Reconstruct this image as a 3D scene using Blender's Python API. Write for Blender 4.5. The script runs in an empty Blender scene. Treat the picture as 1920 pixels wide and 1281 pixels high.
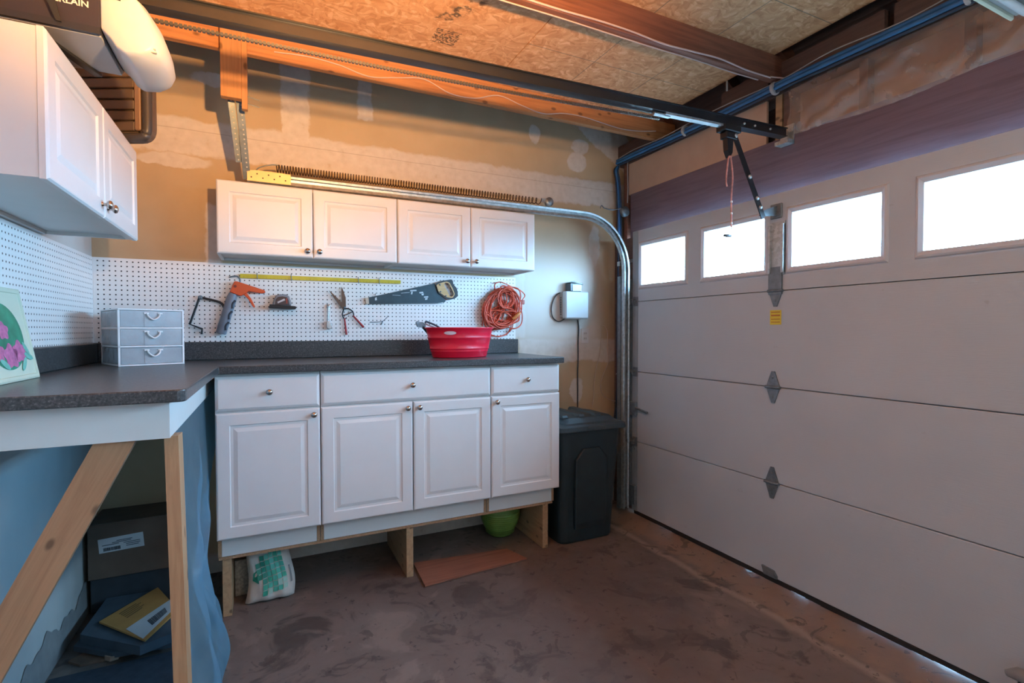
import bpy, math, random
from math import sin, cos, pi, radians
from mathutils import Vector, Matrix
random.seed(7)
S = bpy.context.scene
COL = S.collection

# ------------------------------------------------------------------ camera
FPX, YAW, PITCH, ROLL, CAMH = 948.7, .4515, -.02273, -.00102, 1.41
_fw = Vector((sin(YAW)*cos(PITCH), cos(YAW)*cos(PITCH), sin(PITCH)))
_r0 = Vector((cos(YAW), -sin(YAW), 0)); _u0 = _r0.cross(_fw)
_r = _r0*cos(ROLL) + _u0*sin(ROLL); _u = -_r0*sin(ROLL) + _u0*cos(ROLL)
cd = bpy.data.cameras.new('camera'); cam = bpy.data.objects.new('camera', cd); COL.objects.link(cam)
cd.sensor_fit = 'HORIZONTAL'; cd.sensor_width = 36; cd.lens = FPX*36/1920; cd.clip_start = .05
M = Matrix.Identity(4)
for i in range(3):
    M[i][0], M[i][1], M[i][2] = _r[i], _u[i], -_fw[i]
M[2][3] = CAMH
cam.matrix_world = M
S.camera = cam
def ray(x, y): return _r*((x-960)/FPX) + _u*((640.5-y)/FPX) + _fw
def at_y(x, y, Y): d = ray(x, y); return Vector((0, 0, CAMH)) + d*(Y/d.y)      # pixel onto a plane y = Y
def at_x(x, y, X): d = ray(x, y); return Vector((0, 0, CAMH)) + d*(X/d.x)
def at_z(x, y, Z): d = ray(x, y); return Vector((0, 0, CAMH)) + d*((Z-CAMH)/d.z)

# ------------------------------------------------------------------ world, exposure
w = bpy.data.worlds.new('sky'); S.world = w; w.use_nodes = True
bg = w.node_tree.nodes['Background']; bg.inputs[0].default_value = (.36, .665, 1.0, 1); bg.inputs[1].default_value = 64.0
S.view_settings.view_transform = 'Standard'; S.view_settings.look = 'None'
S.view_settings.exposure = 0.14; S.view_settings.gamma = 1; S.view_settings.use_curve_mapping = False
for k in range(8):                      # daylight enters through the eight door windows: sampling portals only
    ld = bpy.data.lights.new('window_portal', 'AREA'); ld.shape = 'RECTANGLE'; ld.size = .45; ld.size_y = .30; ld.cycles.is_portal = True
    lo = bpy.data.objects.new('window_portal', ld); COL.objects.link(lo); lo.location = (2.60, 2.777-.603*k, 1.892); lo.rotation_euler = (0, pi/2, 0)
    ld.size, ld.size_y = .30, .45
FILL_E = 640.0; ADDED_SPOT_W = 420.0

# ------------------------------------------------------------------ material helpers
class NT:
    def __init__(s, name):
        s.m = bpy.data.materials.new(name); s.m.use_nodes = True; s.t = s.m.node_tree
        s.b = s.t.nodes['Principled BSDF']; s.out = s.t.nodes['Material Output']
        s.pos = None
    def n(s, typ, **kw):
        nd = s.t.nodes.new(typ)
        for k, v in kw.items():
            if k.startswith('i_'):
                key = k[2:]; key = int(key) if key.isdigit() else key
                s.put(nd.inputs[key], v)
            else: setattr(nd, k, v)
        return nd
    def put(s, sock, v):
        if isinstance(v, bpy.types.NodeSocket): s.t.links.new(v, sock)
        elif isinstance(v, bpy.types.Node): s.t.links.new(v.outputs[0], sock)
        else:
            if isinstance(v, (tuple, list)) and len(v) == 3 and sock.type == 'RGBA': v = (*v, 1)
            sock.default_value = v
    def P(s):
        if s.pos is None: s.pos = s.n('ShaderNodeNewGeometry').outputs['Position']
        return s.pos
    def O(s): return s.n('ShaderNodeTexCoord').outputs['Object']
    def math(s, op, a, b=None, c=None, clamp=False):
        nd = s.n('ShaderNodeMath', operation=op); nd.use_clamp = clamp
        s.put(nd.inputs[0], a)
        if b is not None: s.put(nd.inputs[1], b)
        if c is not None: s.put(nd.inputs[2], c)
        return nd.outputs[0]
    def xyz(s, v):
        nd = s.n('ShaderNodeSeparateXYZ'); s.put(nd.inputs[0], v); return nd.outputs
    def noise(s, v, scale, detail=4, rough=.55, dist=0.0):
        nd = s.n('ShaderNodeTexNoise'); s.put(nd.inputs['Vector'], v)
        nd.inputs['Scale'].default_value = scale; nd.inputs['Detail'].default_value = detail
        nd.inputs['Roughness'].default_value = rough; nd.inputs['Distortion'].default_value = dist
        return nd.outputs[0]
    def scale(s, v, sc):
        nd = s.n('ShaderNodeVectorMath', operation='MULTIPLY'); s.put(nd.inputs[0], v); nd.inputs[1].default_value = sc
        return nd.outputs[0]
    def ramp(s, f, stops, interp='LINEAR'):
        nd = s.n('ShaderNodeValToRGB'); s.put(nd.inputs[0], f); cr = nd.color_ramp; cr.interpolation = interp
        while len(cr.elements) < len(stops): cr.elements.new(.5)
        for e, (p, c) in zip(cr.elements, stops):
            e.position = p; e.color = (*c, 1) if isinstance(c, (tuple, list)) else (c, c, c, 1)
        return nd.outputs[0]
    def mix(s, f, a, b):
        nd = s.n('ShaderNodeMix', data_type='RGBA'); s.put(nd.inputs[0], f); s.put(nd.inputs[6], a); s.put(nd.inputs[7], b)
        return nd.outputs[2]
    def sm(s, x, a, b):                                   # smoothstep
        nd = s.n('ShaderNodeMapRange', interpolation_type='SMOOTHSTEP'); s.put(nd.inputs[0], x)
        nd.inputs[1].default_value = a; nd.inputs[2].default_value = b; return nd.outputs[0]
    def band(s, x, a, b, soft):
        return s.math('MULTIPLY', s.sm(x, a-soft, a+soft), s.sm(x, b+soft, b-soft))
    def bump(s, h, st=.3, dist=.01):
        nd = s.n('ShaderNodeBump'); nd.inputs['Strength'].default_value = st; nd.inputs['Distance'].default_value = dist
        s.put(nd.inputs['Height'], h); s.t.links.new(nd.outputs[0], s.b.inputs['Normal'])
    def set(s, color=None, rough=.5, metal=0, **kw):
        if color is not None: s.put(s.b.inputs['Base Color'], color)
        s.put(s.b.inputs['Roughness'], rough); s.b.inputs['Metallic'].default_value = metal
        for k, v in kw.items(): s.put(s.b.inputs[k.replace('_', ' ')], v)
        return s.m
MATS = {}
def plain(name, color, rough=.5, metal=0, var=.06, nscale=9, bump=0, bscale=120, **kw):
    if name in MATS: return MATS[name]
    t = NT(name); nz = t.noise(t.O(), nscale, 5)
    lo = tuple(max(0, c*(1-var)) for c in color); hi = tuple(min(1, c*(1+var)) for c in color)
    t.set(t.ramp(nz, [(.3, lo), (.7, hi)]), rough, metal, **kw)
    if bump: t.bump(t.noise(t.O(), bscale, 3), bump, .002)
    MATS[name] = t.m; return t.m
def wood(name, c1, c2, axis=0, rough=.6, knots=True, fine=1.0):
    if name in MATS: return MATS[name]
    t = NT(name); pos = t.P()
    if isinstance(axis, Vector):                          # grain along a slanted piece: rotate into its own axes
        rot = t.n('ShaderNodeVectorRotate', rotation_type='Y_AXIS'); t.put(rot.inputs['Vector'], pos); rot.inputs['Angle'].default_value = math.atan2(axis.x, axis.z)*-1
        pos = rot.outputs[0]; axis = 2
    sc = [30*fine, 30*fine, 30*fine]; sc[axis] = 1.6
    v = t.scale(pos, sc); g = t.noise(v, 1.6, 6, .65, .6)
    col = t.ramp(g, [(.28, c1), (.55, c2), (.75, tuple(x*1.12 for x in c2))])
    if knots:
        sk = [15, 15, 15]; sk[axis] = 8
        vo = t.n('ShaderNodeTexVoronoi'); t.put(vo.inputs['Vector'], t.scale(pos, sk)); vo.inputs['Scale'].default_value = 1.0
        k = t.sm(vo.outputs['Distance'], .20, .09)
        col = t.mix(t.math('MULTIPLY', k, .75), col, tuple(x*.28 for x in c1))
    t.set(col, rough); t.bump(g, .15, .003); MATS[name] = t.m; return t.m

# --- specific materials
def m_drywall():
    t = NT('drywall_back'); P = t.P(); x, y, z = t.xyz(P)
    nz = t.noise(P, 5, 5); n2 = t.noise(P, 26, 4)
    wob = t.math('MULTIPLY_ADD', t.math('SUBTRACT', nz, .5), .07, t.math('MULTIPLY', t.math('SUBTRACT', n2, .5), .035))
    xx = t.math('ADD', x, wob); zz = t.math('ADD', z, wob)
    def rect(x0, x1, z0, z1, s=.008): return t.math('MULTIPLY', t.band(xx, x0, x1, s), t.band(zz, z0, z1, s))
    def ell(cx, cz, rx, rz, s=.12):
        a = t.math('DIVIDE', t.math('SUBTRACT', xx, cx), rx); b = t.math('DIVIDE', t.math('SUBTRACT', zz, cz), rz)
        d = t.math('SQRT', t.math('ADD', t.math('MULTIPLY', a, a), t.math('MULTIPLY', b, b))); return t.sm(d, 1+s, 1-s)
    masks = [rect(-2, 3.0, 2.40, 2.60, .012), rect(.09, .25, 2.4, 3.3), rect(-.31, -.235, 1.3, 2.13), rect(.54, .63, 2.76, 3.2),
             ell(1.82, 2.877, .045, .075), ell(2.21, 2.73, .085, .075), ell(2.235, 2.85, .075, .06), ell(-.27, 2.84, .10, .035),
             rect(1.69, 2.7, 1.16, 1.335, .012), rect(2.2, 2.33, 1.18, 1.42, .02), ell(2.2, .93, .06, .1), ell(2.37, 2.08, .05, .16),
             ell(-.45, 2.36, .17, .04), rect(1.66, 1.74, 1.35, 2.16, .01), rect(-1, 3, -.1, .10, .02)]
    # tape running down the gable slope
    sl = t.math('ADD', zz, t.math('MULTIPLY', xx, .68))
    masks.append(t.math('MULTIPLY', t.band(sl, 4.50, 4.82, .012), t.sm(xx, 1.2, 1.25)))
    m = masks[0]
    for k in masks[1:]: m = t.math('MAXIMUM', m, k)
    pale_area = t.math('MULTIPLY', t.math('MULTIPLY', t.sm(xx, 1.5, 1.8), t.sm(xx, 2.50, 2.34)), t.math('MULTIPLY', t.sm(zz, 1.2, 1.4), t.sm(zz, 2.34, 1.75)))  # soft-edged paler area towards the door, fading out upwards
    base = t.ramp(nz, [(.3, (.50, .365, .22)), (.7, (.55, .405, .25))])
    mud = t.ramp(n2, [(.3, (.60, .52, .44)), (.7, (.68, .60, .52))])
    col = t.mix(t.math('MULTIPLY', m, t.sm(n2, .12, .38)), base, mud)
    col = t.mix(t.math('MULTIPLY', pale_area, .8), col, (.70, .67, .63))
    seam = t.math('MULTIPLY', t.band(t.math('ADD', z, t.math('MULTIPLY', t.math('SUBTRACT', nz, .5), .01)), 2.535, 2.5385, .002), .5)
    col = t.mix(seam, col, (.28, .2, .14))
    t.set(col, .85); t.bump(t.math('ADD', t.math('MULTIPLY', m, .6), t.math('MULTIPLY', n2, .25)), .25, .004)
    return t.m
def m_osb():
    t = NT('osb_board'); P = t.P(); x, y, z = t.xyz(P)
    d = t.n('ShaderNodeVectorMath', operation='ADD'); t.put(d.inputs[0], P)
    nn = t.n('ShaderNodeTexNoise'); t.put(nn.inputs['Vector'], P); nn.inputs['Scale'].default_value = 7
    t.put(d.inputs[1], t.scale(nn.outputs['Color'], (.16, .16, 0)))
    def vor(sc):
        v = t.n('ShaderNodeTexVoronoi'); t.put(v.inputs['Vector'], t.scale(d.outputs[0], sc)); v.inputs['Scale'].default_value = 1
        return t.xyz(v.outputs['Color'])[0]
    a = vor((24, 62, 1)); b = vor((58, 23, 1)); g = t.noise(t.scale(P, (60, 60, 1)), 3, 4)
    f = t.math('ADD', t.math('MULTIPLY', a, .45), t.math('ADD', t.math('MULTIPLY', b, .35), t.math('MULTIPLY', g, .25)))
    col = t.ramp(f, [(.2, (.48, .235, .10)), (.45, (.60, .315, .15)), (.65, (.66, .37, .185)), (.85, (.76, .475, .27))])
    def line(v, p, w_=.0045): return t.band(v, p-w_/2, p+w_/2, .0018)
    rg = t.sm(x, 1.27, 1.275)
    l = t.math('MAXIMUM', line(x, 1.69), line(x, 2.112)); 
    for yy in (2.41, 1.60, 1.19): l = t.math('MAXIMUM', l, line(y, yy))
    l = t.math('MULTIPLY', l, t.math('MULTIPLY', rg, t.sm(g, .2, .42)))
    col = t.mix(t.math('MULTIPLY', l, .75), col, (.06, .09, .07))
    # printed ink stamps
    s1 = at_z(835, 72, 2.93); s2 = at_z(862, 22, 2.93)
    st = t.math('MULTIPLY', t.band(x, s1.x-.065, s1.x+.065, .004), t.band(y, s1.y-.075, s1.y+.055, .004))
    st = t.math('MULTIPLY', st, t.sm(t.noise(P, 90, 3), .45, .58))
    xs = t.math('ADD', x, t.math('MULTIPLY', t.math('SUBTRACT', y, s2.y), .5))
    sb = t.math('MULTIPLY', t.band(xs, s2.x-.05, s2.x+.04, .02), t.band(y, s2.y-.13, s2.y+.11, .02))
    sb = t.math('MULTIPLY', sb, t.sm(t.noise(P, 22, 5), .48, .6))
    col = t.mix(t.math('MULTIPLY', t.math('MAXIMUM', st, sb), .85), col, (.03, .03, .025))
    t.set(col, .7); t.bump(f, .25, .004); return t.m
def m_floor():
    t = NT('concrete_floor'); P = t.P(); x, y, z = t.xyz(P)
    a = t.noise(P, 1.1, 6, .6, .4); b = t.noise(P, 9, 8, .65); c = t.noise(P, 3.2, 7, .62, .7)
    col = t.ramp(a, [(.3, (.115, .09, .078)), (.5, (.15, .12, .104)), (.7, (.19, .155, .137))])
    col = t.mix(t.math('MULTIPLY', t.sm(c, .53, .62), .75), col, (.055, .044, .04))
    col = t.mix(t.math('MULTIPLY', t.sm(c, .44, .36), .45), col, (.25, .205, .175))
    # big old stain in the middle, lighter apron along the door
    dx = t.math('SUBTRACT', x, 1.45); dy = t.math('SUBTRACT', y, 2.15)
    r = t.math('SQRT', t.math('ADD', t.math('MULTIPLY', t.math('MULTIPLY', dx, dx), 1.3), t.math('MULTIPLY', dy, dy)))
    r = t.math('ADD', r, t.math('MULTIPLY', t.math('SUBTRACT', t.noise(P, 4, 6), .5), .9))
    col = t.mix(t.math('MULTIPLY', t.sm(r, .75, .55), .5), col, (.115, .09, .08))
    ap = t.sm(t.math('ADD', x, t.math('MULTIPLY', t.math('SUBTRACT', b, .5), .25)), 2.22, 2.34)
    col = t.mix(t.math('MULTIPLY', ap, .75), col, t.ramp(b, [(.3, (.25, .165, .115)), (.7, (.34, .23, .16))]))
    edge = t.band(t.math('ADD', x, t.math('MULTIPLY', t.math('SUBTRACT', c, .5), .12)), 2.2, 2.245, .02)
    col = t.mix(t.math('MULTIPLY', edge, .5), col, (.44, .35, .27))
    sp = t.sm(t.noise(P, 15, 6, .7), .60, .65)
    col = t.mix(t.math('MULTIPLY', sp, .75), col, (.045, .036, .034))
    wet = t.sm(t.noise(P, 6.5, 5, .6, 1.2), .60, .63)
    col = t.mix(t.math('MULTIPLY', wet, .6), col, (.06, .048, .042))
    t.set(col, t.ramp(b, [(.3, .42), (.7, .66)])); t.bump(t.math('ADD', b, t.math('MULTIPLY', sp, -.3)), .22, .006); return t.m
def m_counter():
    t = NT('counter_laminate'); P = t.P()
    a = t.noise(P, 140, 4, .7); b = t.noise(P, 320, 2, .6)
    col = t.ramp(a, [(.34, (.022, .024, .026)), (.52, (.055, .056, .058)), (.62, (.10, .10, .10)), (.74, (.23, .23, .22))])
    t.set(col, .30); t.bump(b, .05, .001); return t.m
def m_pegboard(name, u):
    t = NT(name); x, y, z = t.xyz(t.P()); a = x if u == 'x' else y
    p = .0254
    fu = t.math('SUBTRACT', t.math('FRACT', t.math('DIVIDE', t.math('ADD', a, 8.0), p)), .5)
    fz = t.math('SUBTRACT', t.math('FRACT', t.math('DIVIDE', t.math('ADD', z, .012), p)), .5)
    d = t.math('SQRT', t.math('ADD', t.math('MULTIPLY', fu, fu), t.math('MULTIPLY', fz, fz)))
    h = t.sm(d, .165, .125)
    nz = t.noise(t.P(), 8, 4)
    col = t.mix(h, t.ramp(nz, [(.3, (.84, .83, .81)), (.7, (.88, .87, .85))]), (.035, .03, .028))
    t.set(col, .38); t.bump(t.math('SUBTRACT', 1.0, h), .6, .004); return t.m
def m_door():
    t = NT('garage_door_paint'); P = t.P(); g = t.noise(t.scale(P, (1, 3, 45)), 6, 5, .6); a = t.noise(P, 2, 5)
    col = t.ramp(a, [(.3, (.46, .515, .56)), (.7, (.50, .555, .60))])
    sc = t.sm(t.noise(t.scale(P, (1, 2, 3)), 7, 6, .7), .66, .72)
    col = t.mix(t.math('MULTIPLY', sc, .25), col, (.27, .26, .25))
    t.set(col, .5); t.bump(g, .25, .003); return t.m
def m_wallpaint():
    t = NT('wall_paint_left'); P = t.P(); a = t.noise(P, 3, 5)
    t.set(t.ramp(a, [(.3, (.60, .585, .55)), (.7, (.68, .66, .62))]), .7); t.bump(t.noise(P, 90, 3), .1, .002); return t.m
def m_glass():
    t = NT('window_glass'); tr = t.n('ShaderNodeBsdfTransparent'); gl = t.n('ShaderNodeBsdfGlossy'); gl.inputs['Roughness'].default_value = .03
    tr.inputs[0].default_value = (.95, .97, .97, 1)
    nz = t.noise(t.P(), 2, 2); mx = t.n('ShaderNodeMixShader'); t.put(mx.inputs[0], t.math('MULTIPLY_ADD', nz, .02, .05))
    t.t.links.new(tr.outputs[0], mx.inputs[1]); t.t.links.new(gl.outputs[0], mx.inputs[2]); t.t.links.new(mx.outputs[0], t.out.inputs[0]); return t.m
def m_film(name, tint, alpha, rough, glossy=.35):
    t = NT(name); tr = t.n('ShaderNodeBsdfTransparent'); nz = t.noise(t.P(), 14, 5)
    t.set(t.ramp(nz, [(.3, tuple(c*.85 for c in tint)), (.7, tint)]), rough); t.bump(t.noise(t.P(), 45, 4), .3, .004)
    mx = t.n('ShaderNodeMixShader'); t.put(mx.inputs[0], t.math('MULTIPLY_ADD', nz, .1, alpha-.05))
    t.t.links.new(tr.outputs[0], mx.inputs[1]); t.t.links.new(t.b.outputs[0], mx.inputs[2]); t.t.links.new(mx.outputs[0], t.out.inputs[0])
    return t.m
def m_tarp():
    t = NT('tarp_blue_grey'); nz = t.noise(t.P(), 14, 5); tl = t.n('ShaderNodeBsdfTranslucent'); tl.inputs[0].default_value = (.38, .58, .70, 1)
    t.set(t.ramp(nz, [(.3, (.20, .32, .40)), (.7, (.26, .40, .48))]), .4); t.bump(t.noise(t.P(), 45, 4), .3, .004)
    tr = t.n('ShaderNodeBsdfTransparent'); tr.inputs[0].default_value = (.42, .78, 1, 1)
    mx = t.n('ShaderNodeMixShader'); mx.inputs[0].default_value = .5; m2 = t.n('ShaderNodeMixShader'); m2.inputs[0].default_value = .36
    t.t.links.new(t.b.outputs[0], mx.inputs[1]); t.t.links.new(tl.outputs[0], mx.inputs[2])
    t.t.links.new(mx.outputs[0], m2.inputs[1]); t.t.links.new(tr.outputs[0], m2.inputs[2]); t.t.links.new(m2.outputs[0], t.out.inputs[0]); return t.m
def m_emit(name, color, e):
    t = NT(name); nz = t.noise(t.O(), 3, 2)
    t.set(color, .4, Emission_Color=t.ramp(nz, [(0, tuple(c*.98 for c in color)), (1, color)]), Emission_Strength=e); return t.m
def m_galv(name='galvanized_steel', c=(.52, .56, .57), r=.38):
    t = NT(name); v = t.n('ShaderNodeTexVoronoi'); t.put(v.inputs['Vector'], t.P()); v.inputs['Scale'].default_value = 60
    k = t.xyz(v.outputs['Color'])[0]
    t.set(t.ramp(k, [(0, tuple(x*.8 for x in c)), (1, tuple(min(1, x*1.15) for x in c))]), t.math('MULTIPLY_ADD', k, .15, r), .85); return t.m

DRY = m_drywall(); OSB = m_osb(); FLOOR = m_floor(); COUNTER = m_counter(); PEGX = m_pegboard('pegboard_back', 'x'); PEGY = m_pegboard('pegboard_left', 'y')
DOORP = m_door(); WPAINT = m_wallpaint(); GLASS = m_glass(); GALV = m_galv()
DGALV = plain('dull_steel', (.19, .225, .25), .42, .45, var=.2, nscale=40)
WHITE = plain('cabinet_white', (.73, .72, .71), .32, var=.015)
WHITE2 = plain('melamine_white', (.70, .69, .67), .4, var=.02)
NICKEL = plain('knob_nickel', (.50, .46, .43), .22, 1.0, var=.05)
BLACK = plain('black_metal', (.018, .019, .022), .45, .3)
DPLAST = plain('black_plastic', (.02, .022, .026), .5)
RAILM = plain('opener_rail_steel', (.055, .058, .066), .35, .8)
CHAINM = plain('chain_steel', (.20, .18, .16), .4, .9)
PINE = wood('pine_stud', (.34, .16, .075), (.46, .25, .125), 2)
PINEX = wood('pine_brace', (.33, .155, .075), (.43, .225, .115), Vector((.394, 0, .803)))
LUMBER = wood('leg_lumber', (.30, .18, .095), (.42, .27, .145), 1)
JOIST = wood('joist_stained', (.115, .042, .026), (.21, .082, .048), 0, knots=False)
JOIST1 = wood('joist_red_fir', (.30, .115, .045), (.46, .20, .075), 0)
HEADM = wood('header_stained', (.115, .075, .085), (.165, .11, .13), 1, knots=False)
DARKW = wood('dark_framing', (.07, .042, .038), (.13, .075, .06), 1, knots=False)
PARTICLE = plain('particle_board', (.38, .22, .12), .8, var=.3, nscale=160)
TAN = plain('tan_wallboard', (.56, .38, .27), .85, var=.05)
CONC = plain('stem_concrete', (.30, .29, .28), .85, var=.2, bump=.4)
RUBBER = plain('rubber_seal', (.02, .018, .018), .7)

# ------------------------------------------------------------------ mesh helpers
class MB:
    def __init__(s): s.v = []; s.f = []; s.smooth = []
    def add(s, vs, fs, smooth=False):
        o = len(s.v); s.v += [Vector(v) for v in vs]; s.f += [tuple(i+o for i in f) for f in fs]; s.smooth += [smooth]*len(fs); return s
    def box(s, x0, x1, y0, y1, z0, z1, b=0):
        x0, x1 = sorted((x0, x1)); y0, y1 = sorted((y0, y1)); z0, z1 = sorted((z0, z1))
        if b <= 0:
            vs = [(x, y, z) for z in (z0, z1) for y in (y0, y1) for x in (x0, x1)]
            return s.add(vs, [(0, 2, 3, 1), (4, 5, 7, 6), (0, 1, 5, 4), (2, 6, 7, 3), (0, 4, 6, 2), (1, 3, 7, 5)])
        b = min(b, (x1-x0)*.49, (y1-y0)*.49, (z1-z0)*.49)
        # chamfered box: 24 verts
        c = ((x0, x1), (y0, y1), (z0, z1)); vs = []; idx = {}
        for sx in (0, 1):
            for sy in (0, 1):
                for sz in (0, 1):
                    cor = (c[0][sx], c[1][sy], c[2][sz]); sg = (1 if sx == 0 else -1, 1 if sy == 0 else -1, 1 if sz == 0 else -1)
                    for ax in range(3):
                        p = [cor[k] + (0 if k == ax else sg[k]*b) for k in range(3)]
                        idx[(sx, sy, sz, ax)] = len(vs); vs.append(p)
        fs = []
        for ax in range(3):
            o = [k for k in range(3) if k != ax]
            for sd in (0, 1):
                q = []
                for a, bb in ((0, 0), (1, 0), (1, 1), (0, 1)):
                    k = [0, 0, 0]; k[ax] = sd; k[o[0]] = a; k[o[1]] = bb; q.append(idx[(*k, ax)])
                fs.append(tuple(q))
            for a in (0, 1):
                for bb in (0, 1):      # edge along ax
                    k0 = [0, 0, 0]; k0[o[0]] = a; k0[o[1]] = bb; k1 = k0[:]; k1[ax] = 1
                    fs.append((idx[(*k0, o[0])], idx[(*k1, o[0])], idx[(*k1, o[1])], idx[(*k0, o[1])]))
        for sx in (0, 1):
            for sy in (0, 1):
                for sz in (0, 1): fs.append(tuple(idx[(sx, sy, sz, a)] for a in range(3)))
        return s.add(vs, fs)
    def beam(s, p, q, w_, h_, up=(0, 0, 1), b=0):      # oriented box from p to q
        p, q = Vector(p), Vector(q); d = (q-p).normalized(); side = d.cross(Vector(up)).normalized(); u = side.cross(d)
        vs = []
        for e in (p, q):
            for a, c in ((-1, -1), (1, -1), (1, 1), (-1, 1)): vs.append(e + side*(a*w_/2) + u*(c*h_/2))
        return s.add(vs, [(0, 1, 2, 3), (7, 6, 5, 4), (0, 4, 5, 1), (1, 5, 6, 2), (2, 6, 7, 3), (3, 7, 4, 0)])
    def tube(s, pts, r, n=8, closed=False, caps=True):
        pts = [Vector(p) for p in pts]; N = len(pts); rs = r if isinstance(r, (list, tuple)) else [r]*N
        def tan(i):
            a = pts[(i-1) % N] if (closed or i > 0) else pts[0]; b = pts[(i+1) % N] if (closed or i < N-1) else pts[-1]
            return (b-a).normalized() if (b-a).length > 1e-9 else Vector((0, 0, 1))
        t0 = tan(0); nrm = t0.orthogonal().normalized(); vs = []
        for i in range(N):
            t = tan(i); nrm = (nrm - t*nrm.dot(t)); nrm = nrm.normalized() if nrm.length > 1e-6 else t.orthogonal().normalized(); bi = t.cross(nrm)
            for k in range(n):
                a = 2*pi*k/n; vs.append(pts[i] + (nrm*cos(a) + bi*sin(a))*rs[i])
        fs = []
        for i in range(N if closed else N-1):
            j = (i+1) % N
            for k in range(n): fs.append((i*n+k, i*n+(k+1) % n, j*n+(k+1) % n, j*n+k))
        s.add(vs, fs, True)
        if caps and not closed: s.add(vs[:n], [tuple(range(n))[::-1]]); s.add(vs[-n:], [tuple(range(n))])
        return s
    def lathe(s, c, axis, prof, n=20, smooth=True, sx=1.0, sy=1.0):    # prof = [(radius, height along axis)]
        ax = Vector(axis).normalized(); a = ax.orthogonal().normalized() if abs(ax.z) < .9 else Vector((1, 0, 0)); b = ax.cross(a); c = Vector(c); vs = []
        for r, h in prof:
            for k in range(n):
                t = 2*pi*k/n; vs.append(c + ax*h + a*(cos(t)*r*sx) + b*(sin(t)*r*sy))
        fs = []
        for i in range(len(prof)-1):
            for k in range(n): fs.append((i*n+k, i*n+(k+1) % n, (i+1)*n+(k+1) % n, (i+1)*n+k))
        s.add(vs, fs, smooth)
        if prof[0][0] > 1e-5: s.add(vs[:n], [tuple(range(n))[::-1]])
        if prof[-1][0] > 1e-5: s.add(vs[-n:], [tuple(range(n))])
        return s
    def prism(s, poly, off):                            # poly: list of 3D points; off: extrusion vector
        n = len(poly); off = Vector(off); a = [Vector(p) for p in poly]; b = [p+off for p in a]
        return s.add(a+b, [tuple(range(n))[::-1], tuple(range(n, 2*n))] + [(i, (i+1) % n, (i+1) % n+n, i+n) for i in range(n)])
    def ring(s, O, U, V, N, w_, h_, steps):             # stepped rectangular relief; steps=[(inset, depth)], last ring filled
        O, U, V, N = Vector(O), Vector(U), Vector(V), Vector(N); vs = []; fs = []
        for ins, d in steps:
            for a, b in ((ins, ins), (w_-ins, ins), (w_-ins, h_-ins), (ins, h_-ins)): vs.append(O + U*a + V*b + N*d)
        for i in range(len(steps)-1):
            for k in range(4): fs.append((i*4+k, i*4+(k+1) % 4, (i+1)*4+(k+1) % 4, (i+1)*4+k))
        fs.append(tuple(range((len(steps)-1)*4, len(steps)*4))); fs.append((3, 2, 1, 0))
        return s.add(vs, fs)
    def grid(s, fn, nu, nv, smooth=True):
        vs = [fn(i/nu, j/nv) for j in range(nv+1) for i in range(nu+1)]
        return s.add(vs, [(j*(nu+1)+i, j*(nu+1)+i+1, (j+1)*(nu+1)+i+1, (j+1)*(nu+1)+i) for j in range(nv) for i in range(nu)], smooth)
    def build(s, name, mat, parent=None, local=False, bevel=0):
        me = bpy.data.meshes.new(name); org = Vector((0, 0, 0)) if (parent is None or local) else worg(parent)
        me.from_pydata([v-org for v in s.v], [], s.f); me.update()
        import bmesh
        bm = bmesh.new(); bm.from_mesh(me); bmesh.ops.recalc_face_normals(bm, faces=bm.faces); bm.to_mesh(me); bm.free()
        me.polygons.foreach_set('use_smooth', s.smooth); me.materials.append(mat)
        o = bpy.data.objects.new(name, me); COL.objects.link(o)
        if parent is not None: o.parent = parent
        if bevel:
            md = o.modifiers.new('bevel', 'BEVEL'); md.width = bevel; md.segments = 3; md.limit_method = 'ANGLE'; md.angle_limit = radians(40)
        return o
def worg(o):
    v = Vector((0, 0, 0))
    while o is not None: v = v + o.location; o = o.parent
    return v
def tag(o, label=None, cat=None, group=None, kind=None):
    for k, v in (('label', label), ('category', cat), ('group', group), ('kind', kind)):
        if v: o[k] = v
    return o
def thing(name, loc, label, cat, group=None, kind=None, rotz=0):
    o = bpy.data.objects.new(name, None); COL.objects.link(o); o.location = loc; o.rotation_euler = (0, 0, rotz); o.empty_display_size = .1
    return tag(o, label, cat, group, kind)
def recenter(o):                                         # give a one-mesh thing an origin at its base
    me = o.data; xs = [v.co for v in me.vertices]
    c = Vector(((min(v.x for v in xs)+max(v.x for v in xs))/2, (min(v.y for v in xs)+max(v.y for v in xs))/2, min(v.z for v in xs)))
    me.transform(Matrix.Translation(-c)); o.location = o.location + c; return o
def single(mb, name, mat, label, cat, group=None, kind=None, bevel=0):
    return tag(recenter(mb.build(name, mat, bevel=bevel)), label, cat, group, kind)
def copy_part(src, parent, loc=None):
    c = src.copy(); COL.objects.link(c); c.parent = parent
    if loc is not None: c.location = loc
    return c
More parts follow.
